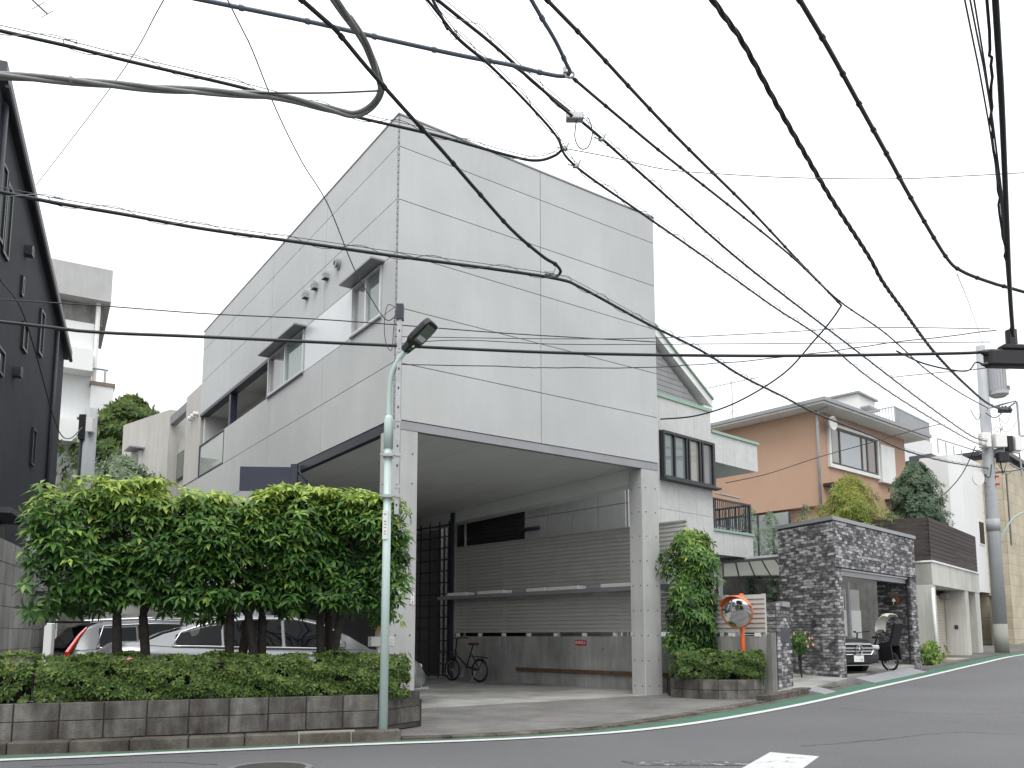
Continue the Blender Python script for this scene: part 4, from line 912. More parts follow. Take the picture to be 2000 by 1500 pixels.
# ================================================================== WHITE HOUSE WITH ROOF TERRACE, far right houses
WH = thing('white_terrace_house', 'white cubic house with railed roof terrace behind the orange house', 'house', (19.8, 40.9, .6), 44); WH.location.z = 1.5
MB().box(0, 5.0, .0, 7, 8.5, 10.4).build('upper_wall', stucco_w, WH); MB().box(.5, 4.6, .6, 7, -1.0, 8.5).build('lower_wall', stucco_w, WH)
MB().box(.9, 3.2, 2.3, 6, 10.4, 12.9).build('penthouse', stucco_w, WH); MB().box(.75, 3.35, 2.15, 6.2, 12.9, 13.0).build('roof', steel_grey, WH)
MB().box(1.2, 2.6, 1.8, 2.3, 12.1, 12.2).build('canopy', steel_grey, WH)
r_ = MB(); r_.box(.0, 4.9, .05, .1, 11.5, 11.55); r_.box(.0, .05, .1, 3.2, 11.5, 11.55); r_.box(0, 4.9, .05, .1, 10.45, 10.5); r_ = r_.build('railing', galv, WH)
for k in range(33): MB().box(.05 + k * .15, .10 + k * .15, .06, .11, 10.5, 11.5).build('baluster', galv, r_)
for k in range(20): MB().box(.01, .04, .2 + k * .15, .23 + k * .15, 10.45, 11.5).build('baluster', galv, r_)
WB = thing('white_corner_house', 'plain white windowless house overhanging the street behind the utility pole', 'house', (20.35, 36.2, .7), 44)
MB().prism([(0, 0), (3.1, 0), (3.1, 3), (-.5, 1.6), (-.5, .4)], 2.55, 8.7).build('upper_wall', stucco_w, WB)
MB().prism([(.2, .6), (2.9, .6), (2.9, 2.9), (-.3, 1.6), (-.3, .9)], -.6, 2.55).build('lower_wall', mat('grey_render', (.30, .30, .30), .8, .06), WB)
for k in range(20): MB().box(.4, 1.4, .55, .595, -.4 + k * .14, -.27 + k * .14).build('shutter_slat', siding_g, WB)
MB().box(1.5, 1.9, .2, .6, -.6, 2.55).build('pier', stucco_w, WB); MB().box(1.95, 2.8, .56, .595, -.3, 2.4).build('door', steel_dark, WB)
w_ = MB().box(1.75, 2.55, -.03, .0, 4.75, 5.9).build('window', white_p, WB); MB().box(1.82, 2.48, -.04, -.031, 4.82, 5.83).build('pane', glass_d, w_)
MB().box(2.0, 3.05, 1.9, 2.95, 8.7, 9.4).build('roof_storey', mat('dark_metal_roof', (.06, .062, .075), .5, .1), WB)
b = MB()
for k in range(5): b.tube([(-1.2 + k * 1.05, .55, 8.7), (-1.2 + k * 1.05, .55, 9.35)], .03, 5)
b.tube([(-1.2, .55, 9.35), (3.0, .1, 9.35)], .03, 5); b.build('railing', galv, WB)
BS = thing('beige_stone_house', 'beige stone tiled building at the end of the street', 'building', (23.0, 37.6, .7), 46)
MB().box(0, 9, 0, 9, -1, 9.1).build('wall', mortar, BS)
for r in range(19):
    for k in range(7):
        x0 = k * 1.0 - (.5 if r % 2 else 0)
        MB().box(max(0, x0) + .004, x0 + .996, -.03, -.001, -.6 + r * .5 + .004, -.6 + r * .5 + .496).build('stone_tile', beige_st, BS)
    for k in range(4): MB().box(-.03, -.001, k * 1.0 + .004, k * 1.0 + .996, -.6 + r * .5 + .004, -.6 + r * .5 + .496).build('stone_tile', beige_st, BS)
MB().box(.55, .75, -.06, -.031, 4.8, 8.2).build('slot_window', steel_dark, BS)
MB().box(-.2, 9.2, -.2, 9.2, 9.1, 9.3).build('roof', steel_dark, BS)
MB().box(-1.6, -.05, .3, .5, -.9, 2.3).build('low_wall', mat('low_wall', (.16, .15, .14), .9, .1), BS); MB().box(-1.7, .1, .2, .6, 2.3, 2.36).build('low_wall_cap', steel_dark, BS)
nbd = thing('notice_board', 'dark green roofed notice board at the bend of the street', 'notice board', (21.3, 33.1, gz(21.3, 33.1)), 40)
MB().box(-.1, 1.5, -.05, .05, .75, 1.75).build('board', mat('dark_green', (.012, .03, .022), .5), nbd); MB().box(-.2, 1.6, -.15, .15, 1.78, 1.84).build('roof', steel_dark, nbd)
for x in (.0, 1.35): MB().box(x, x + .09, -.045, .045, -.05, .75).build('leg', mat('dark_green', (.012, .03, .022)), nbd)

# ================================================================== LEFT SIDE: black house, retaining wall, far blocks
BH = thing('black_house', 'tall black stucco house with small windows and a sloping eaves line', 'house', (-11.36, 19.95, 0), 290)   # local x runs towards the street
m3 = lambda a, z, c: (a, c, z)       # a along the face, z height, c depth (+ behind the face)
b = MB(); b.prism([(0, 0), (7.3, 0), (7.3, 10.66), (0, 8.35)], 0, -7, m3); b.build('wall', stucco_b, BH)
rk = MB(); rk.prism([(-.25, 8.28), (7.62, 10.77), (7.62, 11.0), (-.25, 8.50)], .14, -7, m3); rk.build('roof', steel_dark, BH)
rk = MB(); rk.tube([(-.1, .14, 8.22), (7.5, .14, 10.63)], .045, 6); rk.build('gutter', mat('purple_black', (.03, .026, .032), .4), BH)
def bwin(a0, a1, z0, z1, m=glass_s):
    f = MB(); t = .05
    f.box(a0, a1, -.02, .05, z0, z0 + t); f.box(a0, a1, -.02, .05, z1 - t, z1); f.box(a0, a0 + t, -.02, .05, z0 + t, z1 - t); f.box(a1 - t, a1, -.02, .05, z0 + t, z1 - t)
    o = f.build('window', mat('window_black', (.02, .02, .024), .4), BH); MB().box(a0 + t, a1 - t, .005, .012, z0 + t, z1 - t).build('pane', m, o)
for a0, a1, z0, z1 in ((6.62, 7.05, 8.15, 9.55), (6.14, 6.56, 8.05, 9.4), (5.85, 6.95, 5.95, 6.42), (4.2, 4.62, 6.95, 7.5), (2.74, 3.14, 7.35, 8.35), (2.75, 3.1, 4.9, 5.7), (4.82, 4.98, 7.9, 8.3), (.9, 1.3, 3.6, 4.6)): bwin(a0, a1, z0, z1)
for a, z in ((4.77, 8.92), (4.97, 6.36)):
    o = MB(); o.cyl((a, 0, z), (a, .14, z), .10, 12); o.box(a - .1, a + .1, 0, .14, z - .12, z); o.build('vent_hood', steel_dark, BH)
b = MB(); b.tube([(7.15, .06, 10.5), (7.15, .06, 3.0)], .045, 8); b.build('downpipe', steel_dark, BH, smooth=True); MB().tube([(1.3, .05, 8.5), (1.3, .05, 3)], .045, 8).build('downpipe', steel_dark, BH, smooth=True)
b = MB(); b.box(5.0, 6.7, .0, .5, 3.35, 3.45); b.box(5.0, 6.7, 0.0, .06, 1.5, 3.3); b.build('entrance_canopy', steel_dark, BH)
# retaining wall of big blocks
RW = thing('retaining_wall', 'stepped retaining wall of large weathered concrete blocks below the black house', 'wall', (-9.25, 16.6, 0), 290)
for r in range(9):
    for k in range(9):
        top = .05 + (r + 1) * .33
        if top > 3.05 - (0 if k < 3 else .33): continue
        MB().box(k * .75 + .004, k * .75 + .746, -.2, 0 + R.uniform(-.004, .004), .05 + r * .33 + .004, .05 + (r + 1) * .33 - .004).build('block', big_block, RW)
MB().box(0, 6.7, -.18, -.03, 0, 2.6).build('core', mortar, RW)
RX = thing('block_wall', 'low stepped block wall end on behind the white marker post', 'wall', (-9.25, 16.62, 0), -3)
for r in range(8):
    for k in range(3):
        if r >= (8, 7, 5)[k]: continue
        MB().box(.02 + k * .62, .02 + k * .62 + .612, 0, .2, .05 + r * .33 + .004, .05 + (r + 1) * .33 - .004).build('block', big_block, RX)
MB().box(.02, 1.8, .03, .17, 0, 1.6).build('core', mortar, RX)
wp = MB(); wp.box(-.055, .055, -.04, .04, 0, 1.38); wp.build('marker_post', white_p, label='plain white square marker post behind the hedge', cat='post', bevel=.008).location = (-6.18, 10.95, .04)
# pale apartment block far behind
AB = thing('pale_apartment_block', 'tall pale apartment block with concrete roof slab behind the black house', 'building', (-17.6, 33.0, 0), 30)
MB().box(-4.4, -.0, 0, 6, 0, 14.3).build('wall', stucco_w, AB); MB().box(-4.6, .55, -.5, 6, 15.2, 16.6).build('roof_slab', conc, AB); MB().box(-4.0, .3, .2, 6, 14.3, 15.2).build('frieze', conc_old, AB)
MB().box(.0, .85, -.3, 1.2, 0, 11.6).build('stair_tower', stucco_w, AB); MB().box(-.05, .9, -.35, 1.25, 11.6, 11.75).build('tower_cap', mat('brown_cap', (.2, .15, .12), .7), AB)
for k in range(4): MB().box(-2.0, .0, -.9, .0, 3.0 + k * 3, 3.9 + k * 3).build('balcony', stucco_w, AB)
b = MB(); b.tube([(.1, -.1, 15.2), (.1, -.1, 10)], .09, 8); b.build('drain_pipe', white_pl, AB)
b = MB(); b.tube([(-1.6, -.3, 12.3), (.6, -.3, 12.3)], .05, 5); b.tube([(.5, -.3, 11.7), (.5, -.3, 12.3)], .05, 5); b.build('handrail', galv, AB)
st = thing('garden_steps', 'pale concrete steps beside the retaining wall behind the parked cars', 'steps', (-9.0, 19.0, 0), 0)
for k in range(8): MB().box(0, 2.6, k * .28, k * .28 + .3, 0, .3 + k * .18).build('step', conc_old, st)
# ================================================================== STREET LAMP
lp = thing('street_lamp', 'pale green street lamp with black head leaning over the kerb', 'street lamp', (-1.56, 10.06, .0), 0)
k_ = .0062
MB().tube([(0, 0, 0), (0, 0, 3.72)], [.053, .048], 16).build('pole', lamp_teal, lp, smooth=True)
MB().tube([(0, 0, 3.60), (0, 0, 3.98), (0, 0, 4.03)], [.060, .060, .03], 16).build('sleeve', lamp_teal, lp, smooth=True)
arm = cr_spline([(0, 0, 3.95), (0, 0, 4.30), (.03, -.02, 4.55), (.12, -.05, 4.74), (.22, -.08, 4.86)], 6)
MB().tube(arm, .034, 10).build('arm', lamp_teal, lp, smooth=True)
head = MB()
hd = Vector((.62, -.22, .55)).normalized(); hs = Vector((.35, .93, 0)).normalized(); hn = hd.cross(hs).normalized()
if hn.z > 0: hn = -hn
def hp(a, s_, n_): p = Vector((.20, -.075, 4.83)) + hd * a + hs * s_ + hn * n_; return tuple(p)
prof = [(0, .045), (.05, .06), (.12, .075), (.17, .125), (.24, .14), (.44, .135), (.50, .115), (.52, .09)]
rows = []
for a, w in prof:
    i = len(head.v)
    head.v += [hp(a, -w, -.02), hp(a, -w * .9, -.065), hp(a, w * .9, -.065), hp(a, w, -.02), hp(a, w, .025), hp(a, -w, .025)]; rows.append(i)
for i, j in zip(rows, rows[1:]):
    for k in range(6): head.f.append((i + k, i + (k + 1) % 6, j + (k + 1) % 6, j + k))
head.f += [tuple(rows[0] + k for k in range(6)), tuple(rows[-1] + k for k in range(6))]
head = head.build('lamp_head', black_pl, lp, bevel=.008)
MB().box(.20, .47, -.105, .105, .026, .032, hp).build('lens', glassmat('lamp_lens', (.14, .16, .15), .1), head)
MB().box(.235, .30, -.085, .085, .033, .036, hp).build('reflector', mat('lamp_reflector', (.5, .52, .5), .3), head)
MB().box(.11, .145, -.02, .02, .026, .03, hp).build('rating_plate', white_pl, head); MB().box(.06, .09, -.035, .035, .026, .03, hp).build('badge', mat('badge_green', (.02, .16, .06), .5), head)
for z in (3.50, 2.86 + .12):
    cl_ = MB(); cl_.cyl((0, 0, z - .025), (0, 0, z + .025), .068, 14); cl_.box(-.08, .18, -.085, -.06, z - .015, z + .015); cl_.build('clamp', galv, lp)
    for x in (-.075, .085): MB().cyl((x, -.10, z), (x, -.05, z), .013, 6).build('bolt', galv, lp)
MB().box(-.045, .02, -.062, -.054, 2.44, 2.80).build('number_plate', mat('lamp_label', (.62, .63, .61), .5, .02), lp)
lm = MB()
for z0, z1 in ((2.745, 2.76), (2.655, 2.67), (2.62, 2.63), (2.58, 2.59), (2.535, 2.545), (2.50, 2.51)): lm.box(-.028, .0, -.0645, -.0622, z0, z1)
lm.build('label_print', mat('print_grey', (.2, .24, .24), .6), lp)
# slotted steel bracket post clamped to the lamp
bp_ = thing('slotted_bracket_post', 'slotted grey steel post strapped to the lamp carrying the service wire', 'post', (-1.435, 10.02, 2.75), 0)
MB().box(-.028, .028, -.03, .03, 0, 2.62).build('channel', galv, bp_)
for k in range(10): MB().box(-.009, .009, -.033, -.0305, .10 + k * .25, .13 + k * .25).build('slot', black_pl, bp_)
MB().box(-.045, .045, -.05, .05, 2.52, 2.72).build('head_bracket', steel_dark, bp_)
for z in (.35, 1.2, 2.1): MB().box(-.04, .04, -.036, -.0335, z - .02, z + .02).build('strap', galv, bp_)
MB().tube(cr_spline([(0, -.03, 0), (.06, -.05, -.10), (.13, -.05, -.02), (.10, -.05, .0), (.04, -.05, -.10), (-.06, -.04, -.08)], 5), .007, 6).build('cable_tail', cable_m, bp_)

MB().tube(cr_spline([(-.03, 0, 2.66), (-.16, .0, 2.72), (-.20, 0, 2.45), (-.17, 0, 2.2), (-.10, 0, 2.12), (-.08, 0, 2.4), (-.06, 0, 2.65)], 5), .005, 5).build('cable_loop', cable_m, bp_)
# ================================================================== TRAFFIC MIRROR
tm = thing('traffic_mirror', 'round orange convex traffic mirror on an orange post in the right planter', 'traffic mirror', (4.60, 16.40, .15))
MB().tube([(.03, .06, 0), (.03, .06, 1.95)], .042, 12).build('post', orange_p, tm, smooth=True)
ax = Vector((-.62, -.78, -.17)).normalized(); s1 = Vector((-ax.y, ax.x, 0)).normalized(); s2 = s1.cross(ax).normalized()
if s2.z < 0: s2 = -s2
MC = Vector((-.12, -.12, 1.575))
def mp_(r, a, h): return tuple(MC + (s1 * math.cos(a) + s2 * math.sin(a)) * r + ax * h)
b = MB(); n = 40; rings = [(0.0, .055), (.10, .052), (.18, .045), (.25, .032), (.305, .015)]
for r, h in rings:
    for k in range(n): b.v.append(mp_(max(r, .002), 6.2832 * k / n, h))
for j in range(len(rings) - 1):
    for k in range(n): b.f.append((j * n + k, j * n + (k + 1) % n, (j + 1) * n + (k + 1) % n, (j + 1) * n + k))
b.build('mirror_face', mirror_m, tm, smooth=True)
b = MB(); prf = [(.30, .022), (.325, .03), (.335, .0), (.32, -.03), (.2, -.06), (.002, -.07)]
for r, h in prf:
    for k in range(n): b.v.append(mp_(r, 6.2832 * k / n, h))
for j in range(len(prf) - 1):
    for k in range(n): b.f.append((j * n + k, j * n + (k + 1) % n, (j + 1) * n + (k + 1) % n, (j + 1) * n + k))
b.build('rim', mat('rim_orange', (.42, .11, .035), .45, .1), tm, smooth=True)
b = MB(); m_n = 20
for k in range(m_n + 1):
    t = k / m_n; a = lerp(.32, 2.82, t); dp = .03 + .17 * math.sin(math.pi * t) ** .6
    b.v += [mp_(.335, a, .0), mp_(.345, a, dp), mp_(.339, a, dp), mp_(.329, a, .0)]
for k in range(m_n):
    for q in range(4): b.f.append((k * 4 + q, k * 4 + (q + 1) % 4, k * 4 + 4 + (q + 1) % 4, k * 4 + 4 + q))
b.build('hood', orange_p, tm, smooth=False)
MB().box(-.05, .05, .0, .1, 1.5, 1.62).build('clamp', galv, tm)

# ================================================================== WARNING BEACON
bc = thing('warning_beacon', 'amber rotating warning beacon on a white box and post', 'beacon', (-1.87, 11.72, .04), 20)
MB().box(-.055, .055, -.055, .055, 0, 1.06).build('post', white_p, bc); MB().box(-.17, .17, -.10, .10, 1.06, 1.20).build('box', white_pl, bc, bevel=.01)
MB().cyl((0, 0, 1.20), (0, 0, 1.30), .085, 18).build('beacon_base', cream_pl, bc); d_ = MB().tube([(0, 0, 1.30), (0, 0, 1.33), (0, 0, 1.335), (0, 0, 1.47), (0, 0, 1.50)], [.10, .10, .088, .084, .07], 18).build('dome', amber, bc)
for x in (-.04, .04): MB().cyl((x, -.07, 1.40), (x, -.088, 1.40), .035, 12).build('reflector', mat('amber_bright', (.95, .45, .06), .2), d_)

# ================================================================== CARS
def car(t, Ln, belt, hw, roof, wr, paint, cut=(1.4, 3.0), wheels=(.95, 4.15), rim=.33, win_split=(1.55, 2.55), zb=.24, screens=True, roofpaint=None):
    X = [Ln * k / 26 for k in range(27)]
    body = MB(); n = 11
    for x in X:
        w = interp(hw, x); zt = interp(belt, x); z0 = zb + (.12 if x < .15 or x > Ln - .15 else 0)
        h = zt - z0
        sec = [(-.80 * w, z0), (-.97 * w, z0 + .10 * h), (-w, z0 + .45 * h), (-.985 * w, z0 + .78 * h), (-.93 * w, z0 + .95 * h), (-.80 * w, zt + .012)]
        sec = sec + [(0, zt + .035)] + [(-y, z) for y, z in reversed(sec)]
        n = len(sec); body.v += [(x, y, z) for y, z in sec]
    for i in range(26):
        for k in range(n): body.f.append((i * n + k, i * n + (k + 1) % n, (i + 1) * n + (k + 1) % n, (i + 1) * n + k))
    body.f += [tuple(range(n)), tuple(26 * n + k for k in range(n))]
    body = body.build('body', paint, t, smooth=True)
    xr0, xr1 = roof[0][0], roof[-1][0]
    XR = [lerp(xr0, xr1, k / 22) for k in range(23)]
    def cab(x, u_, sd, off=0):
        zl = interp(belt, x) - .02; zr = max(interp(roof, x), zl + .012)
        wl = interp(hw, x) * .90; wt = min(wl - .01, interp(wr, x))
        wt = lerp(wl, wt, min(1, (zr - zl) / .30))
        y = lerp(wl, wt, u_ ** .85) + off
        return (x, sd * y, lerp(zl, zr, u_))
    c = MB(); us = [0, .25, .5, .75, .9, 1.0]
    for x in XR:
        c.v += [cab(x, q, -1) for q in us] + [(x, 0, cab(x, 1, 1)[2] + .025)] + [cab(x, q, 1) for q in reversed(us)]
    n = 13
    for i in range(22):
        for k in range(n - 1): c.f.append((i * n + k, i * n + k + 1, (i + 1) * n + k + 1, (i + 1) * n + k))
    c.build('cabin', roofpaint or paint, t, smooth=True)
    def strip_glass(x0, x1, u0, u1, sd, nm='side_window', m=glass_d):
        g = MB(); k_n = 14
        for k in range(k_n + 1):
            x = lerp(x0, x1, k / k_n)
            for j in range(4): g.v.append(cab(x, lerp(u0, u1, j / 3), sd, .026))
        for k in range(k_n):
            for j in range(3): g.f.append((k * 4 + j, k * 4 + j + 1, k * 4 + 5 + j, k * 4 + 4 + j))
        return g.build(nm, m, t, smooth=True, fix=False)
    for sd in (-1, 1):
        a, c_ = win_split
        strip_glass(cut[0], a - .02, .12, .80, sd); strip_glass(a + .02, c_ - .03, .10, .86, sd); strip_glass(c_ + .03, cut[1], .10, .86, sd)
        tr = MB(); tr.tube([Vector(cab(lerp(cut[0] - .06, cut[1] + .05, k / 20), .05, sd, .026)) for k in range(21)], .012, 5); tr.tube([Vector(cab(lerp(cut[0] - .06, cut[1] + .05, k / 20), .90 if 0 < k < 20 else .05, sd, .026)) for k in range(21)], .010, 5)
        tr.build('window_trim', chrome, t, smooth=True)
        # door mirror
        p = cab(cut[1] - .05, .05, sd, .09); MB().box(p[0] - .06, p[0] + .06, p[1] - .10, p[1] + .10, p[2] - .0, p[2] + .13).build('door_mirror', paint, t, bevel=.03)
        for xd in (a + .02, c_ + .9):
            w = interp(hw, xd); MB().box(xd - .1, xd + .1, sd * w * .985 - .012, sd * w * .985 + .012, interp(belt, xd) - .22, interp(belt, xd) - .19).build('door_handle', chrome, t)
    if screens:
        for nm, x0, x1 in (('windscreen', lerp(cut[1], xr1, .15) + .05, xr1 - .04), ('rear_window', xr0 + .06, cut[0] + .12)):
            g = MB()
            for k in range(9):
                x = lerp(x0, x1, k / 8); p = cab(x, 1, 1)
                for j in range(5): y = lerp(-.86, .86, j / 4) * p[1]; g.v.append((x, y, p[2] + .030 - .02 * abs(lerp(-1, 1, j / 4))))
            for k in range(8):
                for j in range(4): g.f.append((k * 5 + j, k * 5 + j + 1, k * 5 + 6 + j, k * 5 + 5 + j))
            g.build(nm, glass_d, t, smooth=True, fix=False)
    for xw in wheels:
        for sd in (-1, 1):
            w = interp(hw, xw)
            MB().cyl((xw, sd * (w - .20), rim + .01), (xw, sd * (w + .004), rim + .01), rim + .07, 24).build('wheel_arch', black_pl, t)
            o = MB().cyl((xw, sd * (w - .21), rim), (xw, sd * (w + .012), rim), rim, 24).build('wheel', rubber, t)
            MB().cyl((xw, sd * (w - .01), rim), (xw, sd * (w + .018), rim), rim * .68, 20).build('rim', galv, o)
    return body
# silver fastback sedan: local x from tail to nose
a_c = Vector((.86, .51)); ang_c = math.degrees(math.atan2(.51, .86))
sd_org = Vector((-6.55, 12.95)); 
sedan = thing('silver_sedan', 'silver fastback sedan parked behind the hedge with its nose past the pillar', 'car', (sd_org.x, sd_org.y, .04), ang_c)
S_belt = [(0, .93), (.12, 1.07), (.5, 1.10), (1.1, 1.06), (2.2, 1.02), (3.4, 1.0), (4.0, 1.0), (4.3, .97), (5.0, .84), (5.3, .70), (5.45, .52)]
S_hw = [(0, .70), (.15, .84), (.6, .93), (1.2, .965), (4.3, .96), (4.9, .92), (5.25, .80), (5.45, .52)]
S_roof = [(.55, 1.10), (1.0, 1.27), (1.6, 1.46), (2.2, 1.545), (2.9, 1.55), (3.4, 1.45), (3.8, 1.24), (4.2, 1.0)]
S_wr = [(.55, .62), (1.5, .64), (3.0, .66), (4.2, .72)]
car(sedan, 5.45, S_belt, S_hw, S_roof, S_wr, carsilver, cut=(1.05, 3.72), wheels=(1.05, 4.35), rim=.35, win_split=(1.75, 2.72))
MB().box(-.015, .05, -.62, .62, .80, .86).build('tail_light', red_lens, sedan, bevel=.01)
b = MB(); b.tube([(.55, -.90, .86), (.20, -.87, .86)], .03, 6); b.build('tail_light', red_lens, sedan)
for sd in (-1, 1):
    b = MB(); b.tube([(5.02, sd * .80, .70), (5.25, sd * .70, .66)], .05, 8); b.build('headlight', glassmat('headlamp', (.5, .52, .54), .05), sedan)
b = MB(); b.box(5.05, 5.42, -.75, .75, .24, .30); b.build('front_lip', chrome, sedan, bevel=.02)
# estate car further back
est = thing('estate_car', 'white and grey estate car with tall red tail lights beyond the silver sedan', 'car', (-8.35, 15.0, .04), ang_c + 11)
E_belt = [(0, .86), (.15, .98), (.6, 1.0), (3.4, .96), (3.7, .94), (4.4, .82), (4.65, .6)]
E_hw = [(0, .74), (.2, .88), (.7, .92), (4.0, .91), (4.5, .8), (4.65, .5)]
E_roof = [(.10, 1.0), (.30, 1.32), (.50, 1.44), (1.6, 1.50), (2.4, 1.48), (2.9, 1.36), (3.6, .95)]
E_wr = [(.1, .60), (1.0, .62), (3.6, .68)]
car(est, 4.65, E_belt, E_hw, E_roof, E_wr, mat('car_palegrey', (.13, .135, .14), .25, 0, metal=.4), cut=(.55, 3.15), wheels=(.85, 3.75), rim=.33, win_split=(1.2, 2.15))
for sd in (-1, 1):
    b = MB(); b.tube([(.04, sd * .82, .72), (.02, sd * .80, .92), (.22, sd * .66, 1.20), (.36, sd * .60, 1.36)], [.035, .045, .03, .02], 6); b.build('tail_light', red_lens, est)
    b = MB(); b.tube([(.6, sd * .55, 1.50), (1.5, sd * .56, 1.55), (2.5, sd * .56, 1.52)], .022, 6); b.build('roof_rail', chrome, est)
MB().box(.02, .42, -.58, .58, 1.45, 1.485).build('spoiler', black_pl, est, bevel=.01); MB().box(-.04, .05, -.75, .75, .45, .78).build('tailgate_panel', black_pl, est, bevel=.02)
b = MB(); b.v = [(.03, -.62, .98), (.03, .62, .98), (.33, .54, 1.36), (.33, -.54, 1.36)]; b.v = [(x - .015, y, z + .012) for x, y, z in b.v]; b.f = [(0, 1, 2, 3)]; b.build('rear_glass', glass_d, est, fix=False)
# dark saloon nose in the brick garage
nd = Vector((.37, -.929)); nose = Vector((9.02, 21.45))
dc = thing('dark_saloon', 'dark grey saloon with chrome star grille parked nose out in the brick garage', 'car', (nose.x - nd.x * 4.6, nose.y - nd.y * 4.6, gz(9, 21.4) + .06), math.degrees(math.atan2(nd.y, nd.x)))
D_belt = [(0, .9), (.2, 1.02), (.9, 1.02), (3.2, .98), (3.6, .96), (4.2, .88), (4.48, .76), (4.6, .58)]
D_hw = [(0, .7), (.3, .86), (.9, .9), (4.0, .9), (4.4, .84), (4.6, .66)]
D_roof = [(.3, 1.02), (1.0, 1.34), (1.7, 1.45), (2.4, 1.43), (2.9, 1.25), (3.4, .97)]
car(dc, 4.6, D_belt, D_hw, D_roof, [(.3, .6), (3.4, .68)], cargrey, cut=(.9, 3.05), wheels=(.85, 3.7), rim=.33, win_split=(1.4, 2.3))
gr = MB(); gr.prism([(-.42, .50), (.42, .50), (.50, .60), (.50, .70), (.42, .76), (-.42, .76), (-.50, .70), (-.50, .60)], 4.50, 4.625, lambda y, z, x: (x, y, z)); gr = gr.build('grille', black_pl, dc)
for z in (.585, .665): MB().box(4.60, 4.645, -.47, .47, z - .018, z + .018).build('grille_bar', chrome, gr)
b = MB(); b.tube([(4.632, y, z) for y, z in [(-.42, .50), (.42, .50), (.50, .60), (.50, .70), (.42, .765), (-.42, .765), (-.50, .70), (-.50, .60), (-.42, .50)]], .013, 5); b.build('grille_surround', chrome, gr)
b = MB(); b.tube([(4.665, .115 * math.cos(6.2832 * k / 24), .625 + .115 * math.sin(6.2832 * k / 24)) for k in range(25)], .013, 6)
for k in range(3): b.tube([(4.665, 0, .625), (4.665, .11 * math.cos(1.5708 + k * 2.0944), .625 + .11 * math.sin(1.5708 + k * 2.0944))], [.016, .006], 5)
b.build('emblem', chrome, gr)
for sd in (-1, 1): MB().box(4.22, 4.52, sd * .72 - .14, sd * .72 + .14, .62, .74).build('headlight', glassmat('headlamp', (.5, .52, .54), .05), dc, bevel=.03)
MB().box(4.52, 4.615, -.70, .70, .27, .42).build('lower_intake', black_pl, dc, bevel=.02); MB().box(4.45, 4.64, -.72, .72, .215, .235).build('chin_trim', chrome, dc)
plt_ = MB().box(4.625, 4.64, -.165, .165, .31, .475).build('number_plate', white_pl, dc, bevel=.004)
text('・・55', .085, mat('plate_green', (.02, .10, .06), .5), plt_, (4.6425, 0, .365), (rad(90), 0, rad(90)))

# ================================================================== BICYCLES
def wheel(t, c, r, lean=0, spokes=14, tyre=.022):
    o = MB().tube([(c[0] + r * math.cos(6.2832 * k / 28), c[1], c[2] + r * math.sin(6.2832 * k / 28)) for k in range(29)], tyre, 6, cap=False).build('wheel', rubber, t, smooth=True)
    MB().tube([(c[0] + (r - .03) * math.cos(6.2832 * k / 28), c[1], c[2] + (r - .03) * math.sin(6.2832 * k / 28)) for k in range(29)], .009, 5, cap=False).build('rim', galv, o, smooth=True)
    b = MB()
    for k in range(spokes): a = 6.2832 * k / spokes; b.tube([c, (c[0] + (r - .03) * math.cos(a), c[1], c[2] + (r - .03) * math.sin(a))], .0022, 3, cap=False)
    b.cyl((c[0], c[1] - .05, c[2]), (c[0], c[1] + .05, c[2]), .025, 8); b.build('spokes', galv, o)
fb_ = thing('folding_bicycle', 'small wheeled black bicycle with brown saddle against the concrete wall', 'bicycle', (-1.22, 22.12, .04), WR + 3)
fb_.scale = (1.2, 1.2, 1.2)
bm_ = mat('bike_black', (.012, .012, .014), .3, .05)
wheel(fb_, (-.42, 0, .25), .23); wheel(fb_, (.47, 0, .25), .23)
b = MB()
for P_ in ([(.36, 0, .66), (.30, 0, .56), (-.02, 0, .32)], [(.47, .04, .25), (.38, .03, .55)], [(.47, -.04, .25), (.38, -.03, .55)], [(-.42, .05, .25), (-.06, .02, .32)], [(-.42, -.05, .25), (-.06, -.02, .32)], [(-.42, 0, .26), (-.16, 0, .60)]): b.tube(P_, .016, 6)
b.tube([(.02, 0, .28), (-.2, 0, .80)], .018, 6); b.tube([(.40, 0, .50), (.32, 0, .95)], .017, 6); b.build('frame', bm_, fb_)
b = MB(); b.tube(cr_spline([(.22, -.27, .96), (.33, -.2, .97), (.33, 0, .95), (.33, .2, .97), (.22, .27, .96)], 4), .013, 6); b.build('handlebar', bm_, fb_)
b = MB(); b.prism([(-.34, -.08), (-.30, .08), (-.14, .04), (-.05, .02), (-.05, -.02), (-.14, -.04)], .80, .86); b.build('saddle', mat('saddle_brown', (.09, .03, .022), .5), fb_, bevel=.02)
b = MB(); b.tube([(-.2, .06, .56), (-.62, .06, .54), (-.66, 0, .52), (-.62, -.06, .54), (-.2, -.06, .56)], .008, 5); b.tube([(-.6, .05, .54), (-.43, .05, .26)], .007, 5); b.build('rear_rack', bm_, fb_)
b = MB(); b.tube([(.47 + .25 * math.cos(a), 0, .25 + .25 * math.sin(a)) for a in [.2 + k * .25 for k in range(9)]], .018, 5); b.tube([(-.42 + .25 * math.cos(a), 0, .25 + .25 * math.sin(a)) for a in [.8 + k * .27 for k in range(9)]], .018, 5); b.build('mudguard', bm_, fb_)
b = MB(); b.tube([(-.40, .08, .26), (-.28, .14, .012)], .009, 5); b.build('kickstand', galv, fb_)
b = MB(); b.tube([(.0, .07, .30), (.05, .09, .12)], .01, 5); b.box(.02, .09, .05, .14, .10, .12); b.build('crank', galv, fb_)
b = MB()
